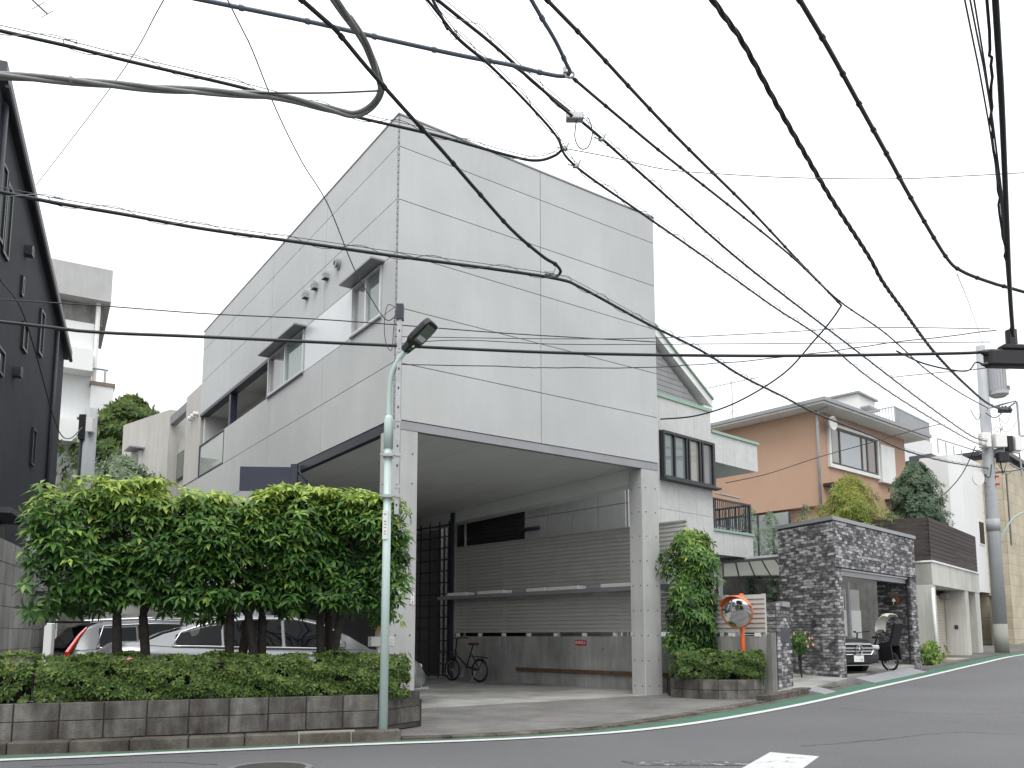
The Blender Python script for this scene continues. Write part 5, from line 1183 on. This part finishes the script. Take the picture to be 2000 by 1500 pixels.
for z in (.48, .58, .68):
    s_ = .10 + (z - .48) * .25; b.tube([(.55, -s_, z), (.55 + 2 * s_, -s_, z), (.55 + 2 * s_, s_, z), (.55, s_, z), (.55, -s_, z)], .004, 4)
for k in range(5): b.tube([(.58 + k * .05, -.11, .48), (.58 + k * .07, -.15, .68)], .003, 4); b.tube([(.58 + k * .05, .11, .48), (.58 + k * .07, .15, .68)], .003, 4)
b.build('basket', bm_, fb_)
# bicycle with covered child seat in the brick garage
cb = thing('child_seat_bicycle', 'black bicycle with hooded child seat beside the dark saloon', 'bicycle', (9.92, 22.55, gz(9.9, 22.5) + .06), 118)
wheel(cb, (-.5, 0, .26), .24, tyre=.026); wheel(cb, (.62, 0, .26), .24, tyre=.026)
b = MB()
for P_ in ([(.55, 0, .62), (.12, 0, .34)], [(.12, 0, .34), (-.12, 0, .85)], [(-.5, .05, .26), (.1, .03, .34)], [(-.5, -.05, .26), (.1, -.03, .34)], [(-.5, 0, .26), (-.1, 0, .7)], [(.62, 0, .26), (.5, 0, 1.02)]): b.tube(P_, .02, 6)
b.build('frame', bm_, cb)
b = MB(); b.tube(cr_spline([(.32, -.28, 1.06), (.46, -.2, 1.05), (.5, 0, 1.02), (.46, .2, 1.05), (.32, .28, 1.06)], 4), .014, 6); b.build('handlebar', bm_, cb)
b = MB(); b.prism([(-.68, .66), (-.28, .62), (-.24, .72), (-.62, .80), (-.78, 1.30), (-.86, 1.28)], -.17, .17, lambda x, z, y: (x, y, z)); b.build('child_seat', black_pl, cb, bevel=.02)
hd_ = MB()
for k in range(7):
    a = lerp(-.35, 1.75, k / 6); r_ = .36
    x = -.80 + .30 * math.sin(a) + .25; z = 1.12 + .36 * math.cos(a)
    hd_.v += [(x, -.21, z - .02), (x, -.12, z + .045), (x, .12, z + .045), (x, .21, z - .02)]
for k in range(6):
    for j in range(3): hd_.f.append((k * 4 + j, k * 4 + j + 1, k * 4 + 5 + j, k * 4 + 4 + j))
o = hd_.build('rain_hood', mat('hood_cream', (.56, .54, .48), .7, .06, 6), cb, fix=False); sm = o.modifiers.new('thick', 'SOLIDIFY'); sm.thickness = .012
b = MB(); b.prism([(-.74, .30), (-.30, .28), (-.28, .64), (-.70, .68)], -.19, -.16, lambda x, z, y: (x, y, z)); b.prism([(-.74, .30), (-.30, .28), (-.28, .64), (-.70, .68)], .16, .19, lambda x, z, y: (x, y, z)); b.build('skirt_guard', black_pl, cb, bevel=.008)
b = MB(); b.tube(cr_spline([(-.34, -.12, .72), (-.22, -.1, .95), (-.14, 0, .98), (-.22, .1, .95), (-.34, .12, .72)], 5), .022, 6); b.build('grab_bar', black_pl, cb)
b = MB(); b.prism([(-.08, -.09), (-.02, .09), (.14, .03), (.14, -.03)], .86, .92, lambda x, y, z: (x - .12, y, z)); b.build('saddle', black_pl, cb, bevel=.015)
b = MB(); b.tube([(-.5, .1, .26), (-.6, .2, .014), (-.6, -.2, .014), (-.5, -.1, .26)], .012, 5); b.build('kickstand', galv, cb)

# ================================================================== UTILITY POLES
up = thing('utility_pole', 'grey concrete utility pole with transformer and tangled cables at the bend', 'utility pole', (17.98, 30.15, gz(17.98, 30.15)), 0)
MB().tube([(0, 0, 0), (0, 0, 1.05)], [.24, .238], 20).build('base_wrap', mat('pole_base', (.26, .265, .24), .8, .1), up, smooth=True)
MB().tube([(0, 0, 1.05), (0, 0, 4.9), (0, 0, 11.65)], [.228, .215, .165], 20).build('pole', pole_c, up, smooth=True)
MB().tube([(0, 0, 4.5), (0, 0, 4.95)], [.235, .235], 20).build('band', pole_c, up, smooth=True)
t_ = MB().tube([(.52, -.1, 9.62), (.52, -.1, 9.7), (.52, -.1, 10.95), (.52, -.1, 11.05)], [.22, .33, .33, .28], 24).build('transformer', mat('transformer_grey', (.40, .41, .43), .5, .04), up, smooth=False)
for k in range(24):
    a = 6.2832 * k / 24; MB().box(-.006, .006, 0, .05, 9.85, 10.85, lambda x, y, z: (.52 + (.32 + y) * math.cos(a) - x * math.sin(a), -.1 + (.32 + y) * math.sin(a) + x * math.cos(a), z)).build('cooling_fin', mat('transformer_grey', (.40, .41, .43)), t_)
MB().box(.62, .80, -.46, -.44, 9.95, 10.6).build('label_plate', white_pl, t_)
MB().box(.0, .5, -.08, .0, 9.75, 9.85).build('transformer_bracket', galv, up)
def arm_(pts, r=.04): MB().tube(pts, r, 6).build('cross_arm', galv, up)
arm_([(.1, 0, 9.2), (1.05, -.2, 9.45), (1.12, -.2, 9.35), (1.12, -.2, 7.6), (.1, 0, 7.4)]); arm_([(-.2, 0, 8.0), (1.3, -.2, 8.1)]); arm_([(-.5, -.1, 6.6), (2.6, .3, 7.1)], .05); arm_([(.1, 0, 7.55), (1.25, .1, 7.5), (1.3, .1, 6.6)], .035)
for (x, y, z, w, h, m) in ((-.42, -.25, 7.62, .36, .55, white_pl), (.06, -.32, 7.60, .42, .55, white_pl), (.55, -.25, 7.45, .2, .6, black_pl), (.85, -.2, 7.5, .22, .55, white_pl), (.15, -.3, 7.05, .38, .38, black_pl)):
    MB().box(x, x + w, y - .15, y + .12, z, z + h).build('junction_box', m, up, bevel=.02)
for k in range(4): MB().tube([(.35 + k * .13, -.3, 8.95), (.38 + k * .13, -.32, 9.05), (.35 + k * .13, -.3, 9.2)], [.06, .08, .04], 8).build('insulator', steel_dark, up)
for k in range(18):
    z = 2.9 + k * .38; sd = 1 if k % 2 else -1
    MB().tube([(sd * .18, 0, z), (sd * .32, 0, z), (sd * .32, 0, z + .03)], .012, 5).build('step_bolt', galv, up)
for z in (5.55, 5.85, 6.15): MB().tube([(.0, 0, z), (0, 0, z + .03)], .21, 16).build('strap', galv, up)
for z in (6.2, 6.5): MB().box(.10, .22, -.24, -.18, z, z + .07).build('marker_tag', mat('tag_red', (.5, .02, .03), .5), up)
rr = random.Random(5); b = MB()
for k in range(26):
    p = Vector((rr.uniform(-.4, .9), rr.uniform(-.35, .1), rr.uniform(6.6, 9.0))); q = p + Vector((rr.uniform(-.6, .9), rr.uniform(-.2, .2), rr.uniform(-.7, .3)))
    b.tube(cr_spline([p, p.lerp(q, .35) + Vector((0, -.05, -.3)), p.lerp(q, .7) + Vector((0, -.05, -.25)), q], 5), rr.choice((.009, .013, .018)), 5)
b.build('cable_tangle', cable_m, up)
b = MB(); b.tube(cr_spline([(.15, 0, 4.0), (.3, -.1, 4.4), (.6, -.3, 4.95), (1.05, -.5, 5.2)], 5), .035, 8); b.build('lamp_arm', lamp_teal, up); MB().box(.95, 1.5, -.68, -.42, 5.16, 5.27).build('lamp_head', black_pl, up, bevel=.03)
d_ = MB(); d_.prism([(.22 * math.cos(k * .3927), .27 * math.sin(k * .3927)) for k in range(16)], 0, .05, lambda x, y, z: (-.62 + x, -.3 - z, 6.45 + y)); d_.build('dish_antenna', white_pl, up)
MB().tube([(-.62, -.28, 6.45), (-.1, 0, 6.3)], .025, 6).build('dish_arm', galv, up)
lpz = thing('utility_pole', 'slim grey utility pole with a meter box beside the black house', 'utility pole', (-11.67, 22.0, 0), 0)
MB().tube([(0, 0, 0), (0, 0, 7.5)], [.19, .165], 16).build('pole', pole_c, lpz, smooth=True)
MB().box(-.22, -.05, -.2, -.05, 6.6, 7.3).build('junction_box', black_pl, lpz); MB().box(.02, .2, -.28, -.1, 6.8, 7.2).build('meter_box', white_pl, lpz)
MB().tube([(-.18, -.1, 6.8), (-.2, -.1, .2)], .04, 6).build('conduit', steel_dark, lpz)
# ================================================================== OVERHEAD CABLES
exec_wires = None
def cable(key, r, m, label, group='overhead cables', twist=0, lash=0.0, k=8, name='overhead_cable', n=6, wob=0.0, bands=0):
    P = cr_spline(WIRES[key], k); o0_ = tuple(P[0])
    th_ = None
    if wob:
        rr = random.Random(len(key)); P = [p + Vector((rr.uniform(-wob, wob), rr.uniform(-wob, wob), rr.uniform(-wob, wob))) for p in P]
    def frames(Q):
        out = []; acc = 0
        for i, p in enumerate(Q):
            t = (Q[min(i + 1, len(Q) - 1)] - Q[max(i - 1, 0)]).normalized()
            a = t.cross(Vector((0, 0, 1)))
            a = a.normalized() if a.length > .02 else Vector((1, 0, 0))
            if i: acc += (p - Q[i - 1]).length
            out.append((p, a, t.cross(a).normalized(), acc))
        return out
    if twist:
        Q = cr_spline(P, max(2, int(60 / k)))
        Q = [p for i, p in enumerate(Q)]
        th_ = thing(name, label, 'cable', o0_, 0, group)
        fr = frames(Q)
        for s_ in range(3):
            pts_ = [p + (a * math.cos(l * twist + s_ * 2.094) + c * math.sin(l * twist + s_ * 2.094)) * r * .95 for p, a, c, l in fr]
            MB().tube([q - Vector(o0_) for q in pts_], r, n).build('strand', m, th_, smooth=True)
        return th_
    o = MB().tube(P, r, n).build(name, m, smooth=True, origin=o0_, label=label, cat='cable', group=group)
    if lash:
        Q = cr_spline(P, 6); fr = frames(Q); b = MB(); b2 = MB()
        up_ = Vector((0, 0, 1))
        b.tube([p + up_ * (r + lash * .75) - Vector(o0_) for p, a, c, l in fr[::6]], .0048, 4)
        w_ = 7.0
        b.tube([p + up_ * (lash * .42 + (r + lash * .65) * math.sin(l * w_)) + a * (r + lash * .5) * math.cos(l * w_) - Vector(o0_) for p, a, c, l in fr], .0042, 3)
        b.build('lashing_wire', wire_m, o, kind='stuff')
    if bands:
        b = MB(); fr = frames(P); step = .55; nx_ = 0
        for i in range(1, len(fr)):
            if fr[i][3] > nx_:
                p = fr[i][0] - Vector(o0_); t = (fr[i][0] - fr[i - 1][0]).normalized(); b.tube([p - t * .02, p + t * .02], r * 1.35, n); nx_ = fr[i][3] + step
        b.build('cable_tie', m, o, kind='stuff')
    return o
cable('lashed_upper', .017, cable_m, 'black lashed cable crossing above the roof corner to the span wire', lash=.05)
cable('grey_bundle', .021, cable_grey, 'thick grey twisted cable bundle that bends back up in a hook', twist=3.0, n=8)
cable('bundle_stay', .009, wire_m, 'short thin stay wire tied to the bend of the grey bundle')
cable('blue_tube', .021, cable_blue, 'blue grey sheathed cable turning back at a steel ring', n=8, bands=1)
cable('diag_black', .021, cable_m, 'black cable running steeply down across the front of the grey house', bands=1)
cable('lashed_mid', .020, cable_m, 'thick black lashed cable passing the window canopies to the far pole', lash=.045)
cable('lower_main', .022, cable_m, 'black main cable hanging level behind the lamp head to the splice closure')
cable('span_inner', .015, cable_m, 'lashed span cable grazing the right roof corner of the grey house', lash=.05)
cable('span_outer', .018, cable_m, 'lashed span cable with a terminal box and hanging loop', lash=.06)
cable('span_drop', .017, cable_m, 'short loose cable joining the two lashed span cables')
cable('span_thin', .017, cable_m, 'thin cable from the steel ring to the far utility pole', bands=1)
cable('span_rope', .021, cable_m, 'tied black cable ending where the drop line hangs to the tile house', bands=1)
cable('house_drop', .019, cable_m, 'slack black drop line curving down to the grey tile house')
cable('twist_heavy', .0165, cable_m, 'heavy black twisted power cable leading to the transformer pole', twist=8.0)
cable('right_cable', .026, cable_m, 'smooth black cable right of the heavy twisted one', bands=1)
cable('riser_heavy', .025, cable_m, 'thick black cable coming down onto the splice closure', n=8)
cable('riser_wavy', .012, cable_m, 'wavy black cable beside the thick one above the splice closure', wob=.014, k=6)
cable('riser_thin', .007, wire_m, 'thin straight wire above the splice closure, outermost of three'); cable('riser_thin_b', .007, wire_m, 'thin straight wire above the splice closure, middle of three'); cable('riser_thin_c', .007, wire_m, 'thin straight wire above the splice closure, innermost of three')
cable('stay_left', .006, wire_m, 'thin wire slanting from the black house eaves up over the street')
cable('lamp_drop', .007, wire_m, 'thin service wire sloping down to the slotted bracket post')
cable('thin_far', .0055, wire_m, 'hair thin wire running level over the street from the span cable clamp')
cable('service_left', .008, cable_m, 'thin service wire sagging across the grey house above the main cable')
cable('service_pair', .006, wire_m, 'faint wire just above the black main cable'); cable('service_low', .007, cable_m, 'thin wavering wire just below the black main cable', wob=.006, k=6); cable('service_wave', .006, wire_m, 'faint wire running alongside the black main cable')
cable('orange_feed', .013, cable_m, 'service wire from grey tile house across the orange house window'); cable('tail_right', .012, cable_m, 'short wire from the lashed span towards the splice closure')
cable('white_drop', .02, cable_m, 'black drop wire from the pole down to the white corner house'); cable('stay_pole', .007, wire_m, 'thin wire reaching the top of the transformer pole')
WIRES['facade_wire'] = [(-7.73, 11.73, 6.6), (-8.2, 13.02, 6.69), (-8.67, 14.31, 6.36), (-9.25, 15.92, 5.76), (-9.69, 17.11, 5.54), (-10.12, 18.29, 5.77), (-10.57, 19.54, 6.34)]
cable('facade_wire', .012, cable_m, 'slack black wire looping down along the black house wall')
# hardware on the cables
sc_ = thing('splice_closure', 'long black cable splice closure hanging on the main cable', 'splice closure', (6.63, 11.0, 5.10), 4)
MB().box(0, .85, -.09, .09, -.12, .12).build('case', black_pl, sc_, bevel=.03); MB().box(.22, .9, -.085, .085, .12, .20).build('cover', black_pl, sc_, bevel=.02)
MB().tube([(-.10, 0, .1), (.02, 0, .08)], [.012, .06], 8).build('sleeve', black_pl, sc_); MB().tube([(-.08, 0, -.09), (.02, 0, -.08)], [.012, .05], 8).build('sleeve', black_pl, sc_)
MB().tube([(.39, 0, .2), (.39, 0, .42)], .075, 8).build('riser_boot', black_pl, sc_)
MB().tube(cr_spline([(-1.3, 0, .08), (-.95, 0, -.08), (-.55, 0, -.17), (-.28, 0, -.18), (-.16, 0, -.06), (-.06, 0, -.08)], 5), .011, 6).build('tail_cable', cable_m, sc_)
tb = thing('terminal_box', 'small grey aerial terminal clamp with a hanging cable loop on the span', 'terminal', (.72, 8.70, 7.16))
MB().box(-.10, .10, -.05, .05, -.04, .05).build('body', galv, tb, bevel=.01)
for k in range(7): MB().tube([(-.09 + k * .03, -.05, -.02), (-.10 + k * .034, -.09, -.07)], .006, 4).build('lug', galv, tb)
MB().tube(cr_spline([(.02, 0, -.03), (.0, 0, -.25), (.06, 0, -.38), (.15, 0, -.36), (.20, 0, -.2), (.17, 0, -.04), (.14, 0, .0)], 6), .007, 5).build('cable_loop', cable_m, tb)
rg = thing('steel_ring', 'steel anchor ring where the blue grey cable turns back', 'ring', (.60, 7.82, 7.04))
MB().tube([(.045 * math.cos(6.2832 * k / 16), .0, .035 * math.sin(6.2832 * k / 16)) for k in range(17)], .012, 6).build('ring', galv, rg); MB().cyl((-.05, 0, .02), (-.05, 0, .08), .02, 8).build('clamp', galv, rg)
for (x, y, z, lab) in ((.62, 9.03, 6.99, 'small cable clamp at the end of the upper lashed cable'), (.52, 10.22, 6.0, 'coiled cable clamp where the diagonal cable meets the lashed one'), (1.08, 9.2, 7.22, 'small hanger clamp on the outer span just past the terminal box'), (.72, 8.62, 6.52, 'bolted clamp cluster on the inner span below the roof line')):
    c_ = thing('cable_clamp', lab, 'clamp', (x, y, z), 0, 'clamps on the cables')
    MB().box(-.035, .035, -.02, .02, -.025, .025).build('clamp_body', galv, c_, bevel=.006); MB().cyl((.02, -.02, -.02), (.05, -.03, .05), .01, 6).build('bolt', galv, c_); MB().tube([(-.03, 0, 0), (-.09, .0, .02)], .008, 5).build('hook', galv, c_)
# left yagi antenna, top corner
ya = thing('roof_antenna', 'fishbone television antenna in the sky over the black house roof', 'antenna', (-8.75, 12.6, 11.5))
MB().tube([(-.5, -1.0, -1.2), (-.5, -1.0, 1.2)], .02, 6).build('mast', galv, ya); bo = MB().tube([(-.6, -1.2, 1.35), (.40, .8, .85)], .018, 5).build('boom', galv, ya)
for k in range(14):
    t = k / 13; p = Vector((-.6, -1.2, 1.35)).lerp(Vector((.40, .8, .85)), t); MB().tube([p + Vector((-.16, .08, 0)), p + Vector((.16, -.08, 0))], .008, 4).build('element', galv, bo)

# ================================================================== VEGETATION
rv = random.Random(21)
P0 = Vector((-1.67, 10.45)); pdx = Vector((math.cos(rad(20.9)), math.sin(rad(20.9)))); pdy = Vector((-pdx.y, pdx.x))
def pw(x, y): q = P0 + pdx * x + pdy * y; return q
def trunk(t, base, tips, r0, name='trunk', fork=0.0):
    b = MB()
    if fork:
        top = (base[0] + rv.uniform(-.07, .07), base[1] + rv.uniform(-.05, .05), base[2] + fork)
        mid = (base[0] + rv.uniform(-.05, .05), base[1], base[2] + fork * .5)
        b.tube(cr_spline([base, mid, top], 4), [lerp(r0 * 1.15, r0 * .85, i / 8) for i in range(9)], 8); base = top; r0 *= .7
    for (x, y, z, r) in tips:
        mid = (base[0] * .5 + x * .5 + rv.uniform(-.05, .05), base[1] * .5 + y * .5 + rv.uniform(-.04, .04), base[2] * .55 + z * .45)
        b.tube(cr_spline([base, mid, (x, y, z)], 4), [lerp(r0, r, i / 8) for i in range(9)], 7)
    b.build(name, bark, t, smooth=True)
def box_crown(x0, x1, y0, y1, z0, z1, n_surf, n_vol, edge_noise):
    out = []
    ph = [rv.uniform(0, 6.28) for _ in range(6)]
    def bump(a, c): return .08 * math.sin(a * 3.1 + ph[0]) + .06 * math.sin(a * 7.3 + c * 4.1 + ph[1]) + .05 * math.sin(c * 6.7 + ph[2])
    for i in range(n_surf):
        f_ = rv.random()
        x = rv.uniform(x0, x1)
        if f_ < .50: z = rv.uniform(z0, z1); y = y0 + bump(x, z) * 1.1; nor = Vector((rv.uniform(-.6, .6), rv.uniform(-.9, -.2), rv.uniform(.7, 1.2)))
        elif f_ < .82: y = rv.uniform(y0, y1); z = z1 + bump(x, y); nor = Vector((rv.uniform(-.6, .6), rv.uniform(-.8, .4), 1))
        elif f_ < .90: z = rv.uniform(z0, z1); y = rv.uniform(y0, y1); sx = rv.random() < .5; x = (x0 if sx else x1) + bump(y, z); nor = Vector((-1 if sx else 1, -.3, .4))
        elif f_ < .96: y = rv.uniform(y0, y1); z = z0 + bump(x, y) * 1.4; nor = Vector((rv.uniform(-.6, .6), -.5, .1))
        else: z = rv.uniform(z0, z1); y = y1; nor = Vector((0, 1, .4))
        y += rv.uniform(-.05, .14)
        hz = (z - z0) / (z1 - z0)
        gap = math.sin(x * 4.7 + ph[3]) * math.sin(z * 6.1 + ph[4])
        if gap < -.45 and rv.random() < .8: continue
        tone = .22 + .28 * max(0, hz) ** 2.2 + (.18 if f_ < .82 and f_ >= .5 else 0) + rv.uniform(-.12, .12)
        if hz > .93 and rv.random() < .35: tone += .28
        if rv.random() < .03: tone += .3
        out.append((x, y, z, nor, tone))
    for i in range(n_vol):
        out.append((rv.uniform(x0, x1), rv.uniform(y0 + .1, y1 - .05), rv.uniform(z0 + .05, z1 - .05), Vector((rv.uniform(-1, 1), rv.uniform(-1, .5), rv.uniform(-.2, 1))), rv.uniform(-.2, .05)))  # inner leaves toned darker: the crown's interior shade is put into their colour
    return out
trees = [(-4.0, -2.25, [(-3.06, .55), (-2.80, .65)], 'hedge tree nearest the white marker post, two leaning trunks'),
         (-2.4, -1.0, [(-1.76, .55), (-1.62, .7), (-1.55, .5), (-1.41, .65)], 'hedge tree in the middle of the planter with a clump of slim trunks'),
         (-1.15, .32, [(-.71, .6), (-.57, .75), (-.50, .55)], 'hedge tree beside the street lamp with three dark trunks')]
for (x0, x1, tr_, lab) in trees:
    cx = (x0 + x1) / 2; c0 = pw(cx, .6)
    t = thing('hedge_tree', lab, 'tree', (c0.x, c0.y, .38), 20.9, 'clipped hedge trees in the planter')
    for xx, yy in tr_:
        bx_ = xx - cx; trunk(t, (bx_, yy - .6, 0), [(bx_ + rv.uniform(-.5, .5), yy - .6 + rv.uniform(-.3, .3), rv.uniform(1.9, 2.5), .012) for _ in range(3)], .058, fork=1.12)
    zt_ = 2.58 if x0 < -2 else 2.66
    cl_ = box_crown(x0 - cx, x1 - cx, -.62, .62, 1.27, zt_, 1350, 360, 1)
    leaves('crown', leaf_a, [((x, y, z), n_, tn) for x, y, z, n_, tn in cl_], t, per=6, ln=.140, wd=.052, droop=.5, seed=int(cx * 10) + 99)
def azalea(name, label, loc, rz, x0, x1, y0, y1, z0, z1, n, group, ln=.062, seed=3, tone0=.28):
    t = thing(name, label, 'hedge', loc, rz, group)
    cl_ = []
    ph = [rv.uniform(0, 6) for _ in range(4)]
    for i in range(n):
        f_ = rv.random(); x = rv.uniform(x0, x1)
        lump = .035 * math.sin(x * 5 + ph[0]) + .025 * math.sin(x * 13 + ph[1])
        rnd_ = .12
        if f_ < .55:
            z = lerp(z0, z1, rv.random()); h = (z - z0) / (z1 - z0); y = y0 + lump + .03 * math.sin(z * 19 + x * 6) + (.10 * max(0, h - .75) / .25) + (.07 * max(0, .2 - h) / .2); nor = Vector((rv.uniform(-.5, .5), -1, rv.uniform(.2, .9)))
        elif f_ < .90: y = rv.uniform(y0, y1); z = z1 + lump * .7 - (.08 if y < y0 + .08 else 0); nor = Vector((rv.uniform(-.5, .5), rv.uniform(-.6, .3), 1))
        else: z = lerp(z0, z1, rv.random()); y = rv.uniform(y0, y1); sx = rv.random() < .5; x = x0 if sx else x1; nor = Vector((-1 if sx else 1, -.4, .5))
        if rv.random() < .3: y += rv.uniform(0, .12)
        gap = math.sin(x * 8.3 + ph[2]) * math.sin(z * 15 + ph[3] + x * 2)
        if gap < -.5 and rv.random() < .75: continue
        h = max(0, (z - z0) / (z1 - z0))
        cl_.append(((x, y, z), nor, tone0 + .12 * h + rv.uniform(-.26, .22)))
    leaves('foliage', leaf_z, cl_, t, per=6, ln=ln, wd=ln * .46, droop=.08, seed=seed)
    b = MB()
    for i in range(int((x1 - x0) * 9)):
        x = rv.uniform(x0, x1); y = rv.uniform(y0 + .05, y1 - .1); b.tube([(x, y, z0 - .14), (x + rv.uniform(-.1, .1), y + rv.uniform(-.05, .05), z0 + .2), (x + rv.uniform(-.2, .2), y, z1 - .05)], [.012, .009, .004], 4)
    b.build('stems', bark, t, kind='stuff')
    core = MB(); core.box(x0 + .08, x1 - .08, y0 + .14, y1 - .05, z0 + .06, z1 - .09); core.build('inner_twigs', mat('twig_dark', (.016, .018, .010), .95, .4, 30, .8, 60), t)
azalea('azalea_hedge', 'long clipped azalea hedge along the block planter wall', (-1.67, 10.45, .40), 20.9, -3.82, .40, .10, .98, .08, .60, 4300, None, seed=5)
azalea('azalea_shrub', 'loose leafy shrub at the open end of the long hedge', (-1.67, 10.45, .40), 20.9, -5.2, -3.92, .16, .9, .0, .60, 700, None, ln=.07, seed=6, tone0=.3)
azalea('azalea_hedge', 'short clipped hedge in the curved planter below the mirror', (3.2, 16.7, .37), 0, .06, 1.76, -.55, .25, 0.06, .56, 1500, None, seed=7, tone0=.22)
# single clipped tree beside the right pillar
t = thing('broadleaf_shrub', 'tall glossy broadleaf shrub against the right pillar', 'shrub', (3.78, 17.05, .36), 0)
trunk(t, (.02, 0, 0), [(-.3, .1, 2.4, .02), (.1, 0, 2.6, .02), (.3, -.1, 1.8, .02)], .07)
cl_ = []
for i in range(1150):
    a = rv.uniform(0, 6.283); z = rv.uniform(.55, 3.05); h = (z - .55) / 2.5
    rad_ = (.46 + .16 * math.sin(h * 9 + 1) * math.sin(a * 2 + h * 4) + .10 * math.sin(a * 3 + z * 5)) * (1 - max(0, h - .8) * 2.6) * (.75 + .25 * min(1, h * 4))
    rr_ = rad_ * (rv.random() ** .3)
    cl_.append(((rr_ * math.cos(a) * 1.15, rr_ * math.sin(a) * .8, z), Vector((math.cos(a), math.sin(a), rv.uniform(.2, .9))), .15 + .33 * h ** 1.6 + rv.uniform(-.12, .16)))
leaves('crown', leaf_a, cl_, t, per=6, ln=.15, wd=.056, droop=.5, seed=31)
def blob_tree(name, label, loc, shape_, n, m, ln, wd, per, droop, trunk_r, h0, tone=(.1, .6), cat='tree', group=None, seed=1, dens=.35):
    t = thing(name, label, cat, loc, rv.uniform(0, 360), group)
    cl_ = []; hts = [z for z, r in shape_]; zt = max(hts)
    ph = [rv.uniform(0, 6) for _ in range(5)]
    while len(cl_) < n:
        z = rv.uniform(hts[0], zt); r = interp(shape_, z); a = rv.uniform(0, 6.283)
        r *= 1 + .30 * math.sin(a * 3 + z * 2.2 + ph[0]) * math.sin(z * 3.3 + ph[1]) + .16 * math.sin(a * 7 + z * 5 + ph[2])
        rr_ = r * rv.random() ** dens
        h = (z - hts[0]) / (zt - hts[0])
        g_ = math.sin(a * 5 + ph[3] + z) * math.sin(z * 4.5 + ph[4])
        if g_ < -.65 and rr_ > r * .6: continue
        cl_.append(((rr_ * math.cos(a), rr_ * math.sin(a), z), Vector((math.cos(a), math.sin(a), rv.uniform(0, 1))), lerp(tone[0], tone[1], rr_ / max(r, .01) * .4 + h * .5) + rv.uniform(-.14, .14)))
    leaves('crown', m, cl_, t, per=per, ln=ln, wd=wd, droop=droop, seed=seed)
    trunk(t, (0, 0, h0), [(rv.uniform(-.3, .3) * interp(shape_, zt * .6), rv.uniform(-.3, .3) * interp(shape_, zt * .6), zt * .8, .01) for _ in range(4)], trunk_r)
    return t
blob_tree('bamboo_shrub', 'yellow green feathery shrub behind the dark board fence', (11.85, 28.2, 3.55), [(.0, .6), (.5, 1.05), (1.5, 1.15), (2.2, .95), (2.8, .6), (3.2, .25)], 2300, leaf_y, .20, .030, 6, .35, .05, 0, (.25, .75), 'shrub', seed=41)
blob_tree('conifer', 'dense blue green conifer behind the dark board fence', (15.35, 30.5, 3.55), [(0, .9), (1.0, 1.15), (2.2, 1.0), (3.1, .85), (3.7, .6), (4.2, .2)], 3200, leaf_c, .15, .050, 7, .1, .07, 0, (.1, .7), seed=42)
blob_tree('grey_shrub', 'small grey green shrub between the bamboo and the conifer', (13.75, 28.9, 3.55), [(0, .5), (.7, .8), (1.4, .5), (1.9, .1)], 900, leaf_c, .14, .035, 6, .2, .04, 0, (.4, .9), 'shrub', seed=43)
for (x, y, z, h, lab, sd_) in ((8.9, 27.8, .3, 3.0, 'sparse climbing shrub by the pale glazing, tallest of the row', 44), (8.0, 27.2, .3, 3.1, 'sparse climbing shrub nearest the black balcony railing', 45), (10.05, 27.6, .3, 3.2, 'sparse climbing shrub beside the orange house downpipe', 46)):
    blob_tree('climbing_shrub', lab, (x, y, z), [(2.0, .15), (2.2 + h * .3, .32), (2.2 + h * .6, .38), (2.2 + h * .9, .3), (2.2 + h, .05)], 330, leaf_c, .10, .03, 6, .2, .03, 0, (.2, .8), 'shrub', 'sparse shrubs before the orange house', seed=sd_)
blob_tree('evergreen_tree', 'dark evergreen tree behind the far grey pole', (-16.3, 34.0, 0), [(4.0, 2.0), (6.0, 3.0), (8.5, 2.6), (10.3, 1.6), (11.3, .3)], 3200, leaf_d, .30, .13, 7, .2, .2, 0, (.05, .75), seed=47)
blob_tree('pale_tree', 'pale grey green tree between the far pole and the concrete annex', (-13.2, 27.0, 0), [(3.0, 1.4), (5.0, 1.9), (6.3, 1.5), (7.2, .3)], 2200, leaf_c, .20, .08, 6, .2, .12, 0, (.35, .95), seed=48)
blob_tree('leafy_plant', 'small bright green plant at the foot of the cream garage', (13.15, 25.75, gz(13.1, 25.7)), [(0, .2), (.25, .42), (.5, .32), (.62, .1)], 130, leaf_a, .15, .05, 6, .3, .02, 0, (.4, .7), 'plant', seed=49)
# hanging flower basket
fl_ = blob_tree('flowering_plant', 'pink flowering plant on a thin stand before the brick flank', (7.22, 20.55, gz(7.2, 20.5) + .07), [(.62, .12), (.75, .30), (.95, .30), (1.12, .1)], 120, leaf_a, .09, .04, 6, .3, .015, 0, (.1, .35), 'plant', seed=50)
b = MB()
for i in range(13):
    a = rv.uniform(0, 6.283); r_ = .30; z = rv.uniform(.7, 1.12); c_ = Vector((r_ * math.cos(a), r_ * math.sin(a), z))
    for k in range(5): q = 6.2832 * k / 5; b.poly([c_, c_ + Vector((.035 * math.cos(q - .5), .02, .035 * math.sin(q - .5))), c_ + Vector((.045 * math.cos(q), -.01, .045 * math.sin(q))), c_ + Vector((.035 * math.cos(q + .5), .02, .035 * math.sin(q + .5)))])
b.build('blossoms', petal, fl_, fix=False, kind='stuff')
MB().cyl((0, 0, 0), (0, 0, .66), .012, 6).build('stand', steel_dark, fl_)
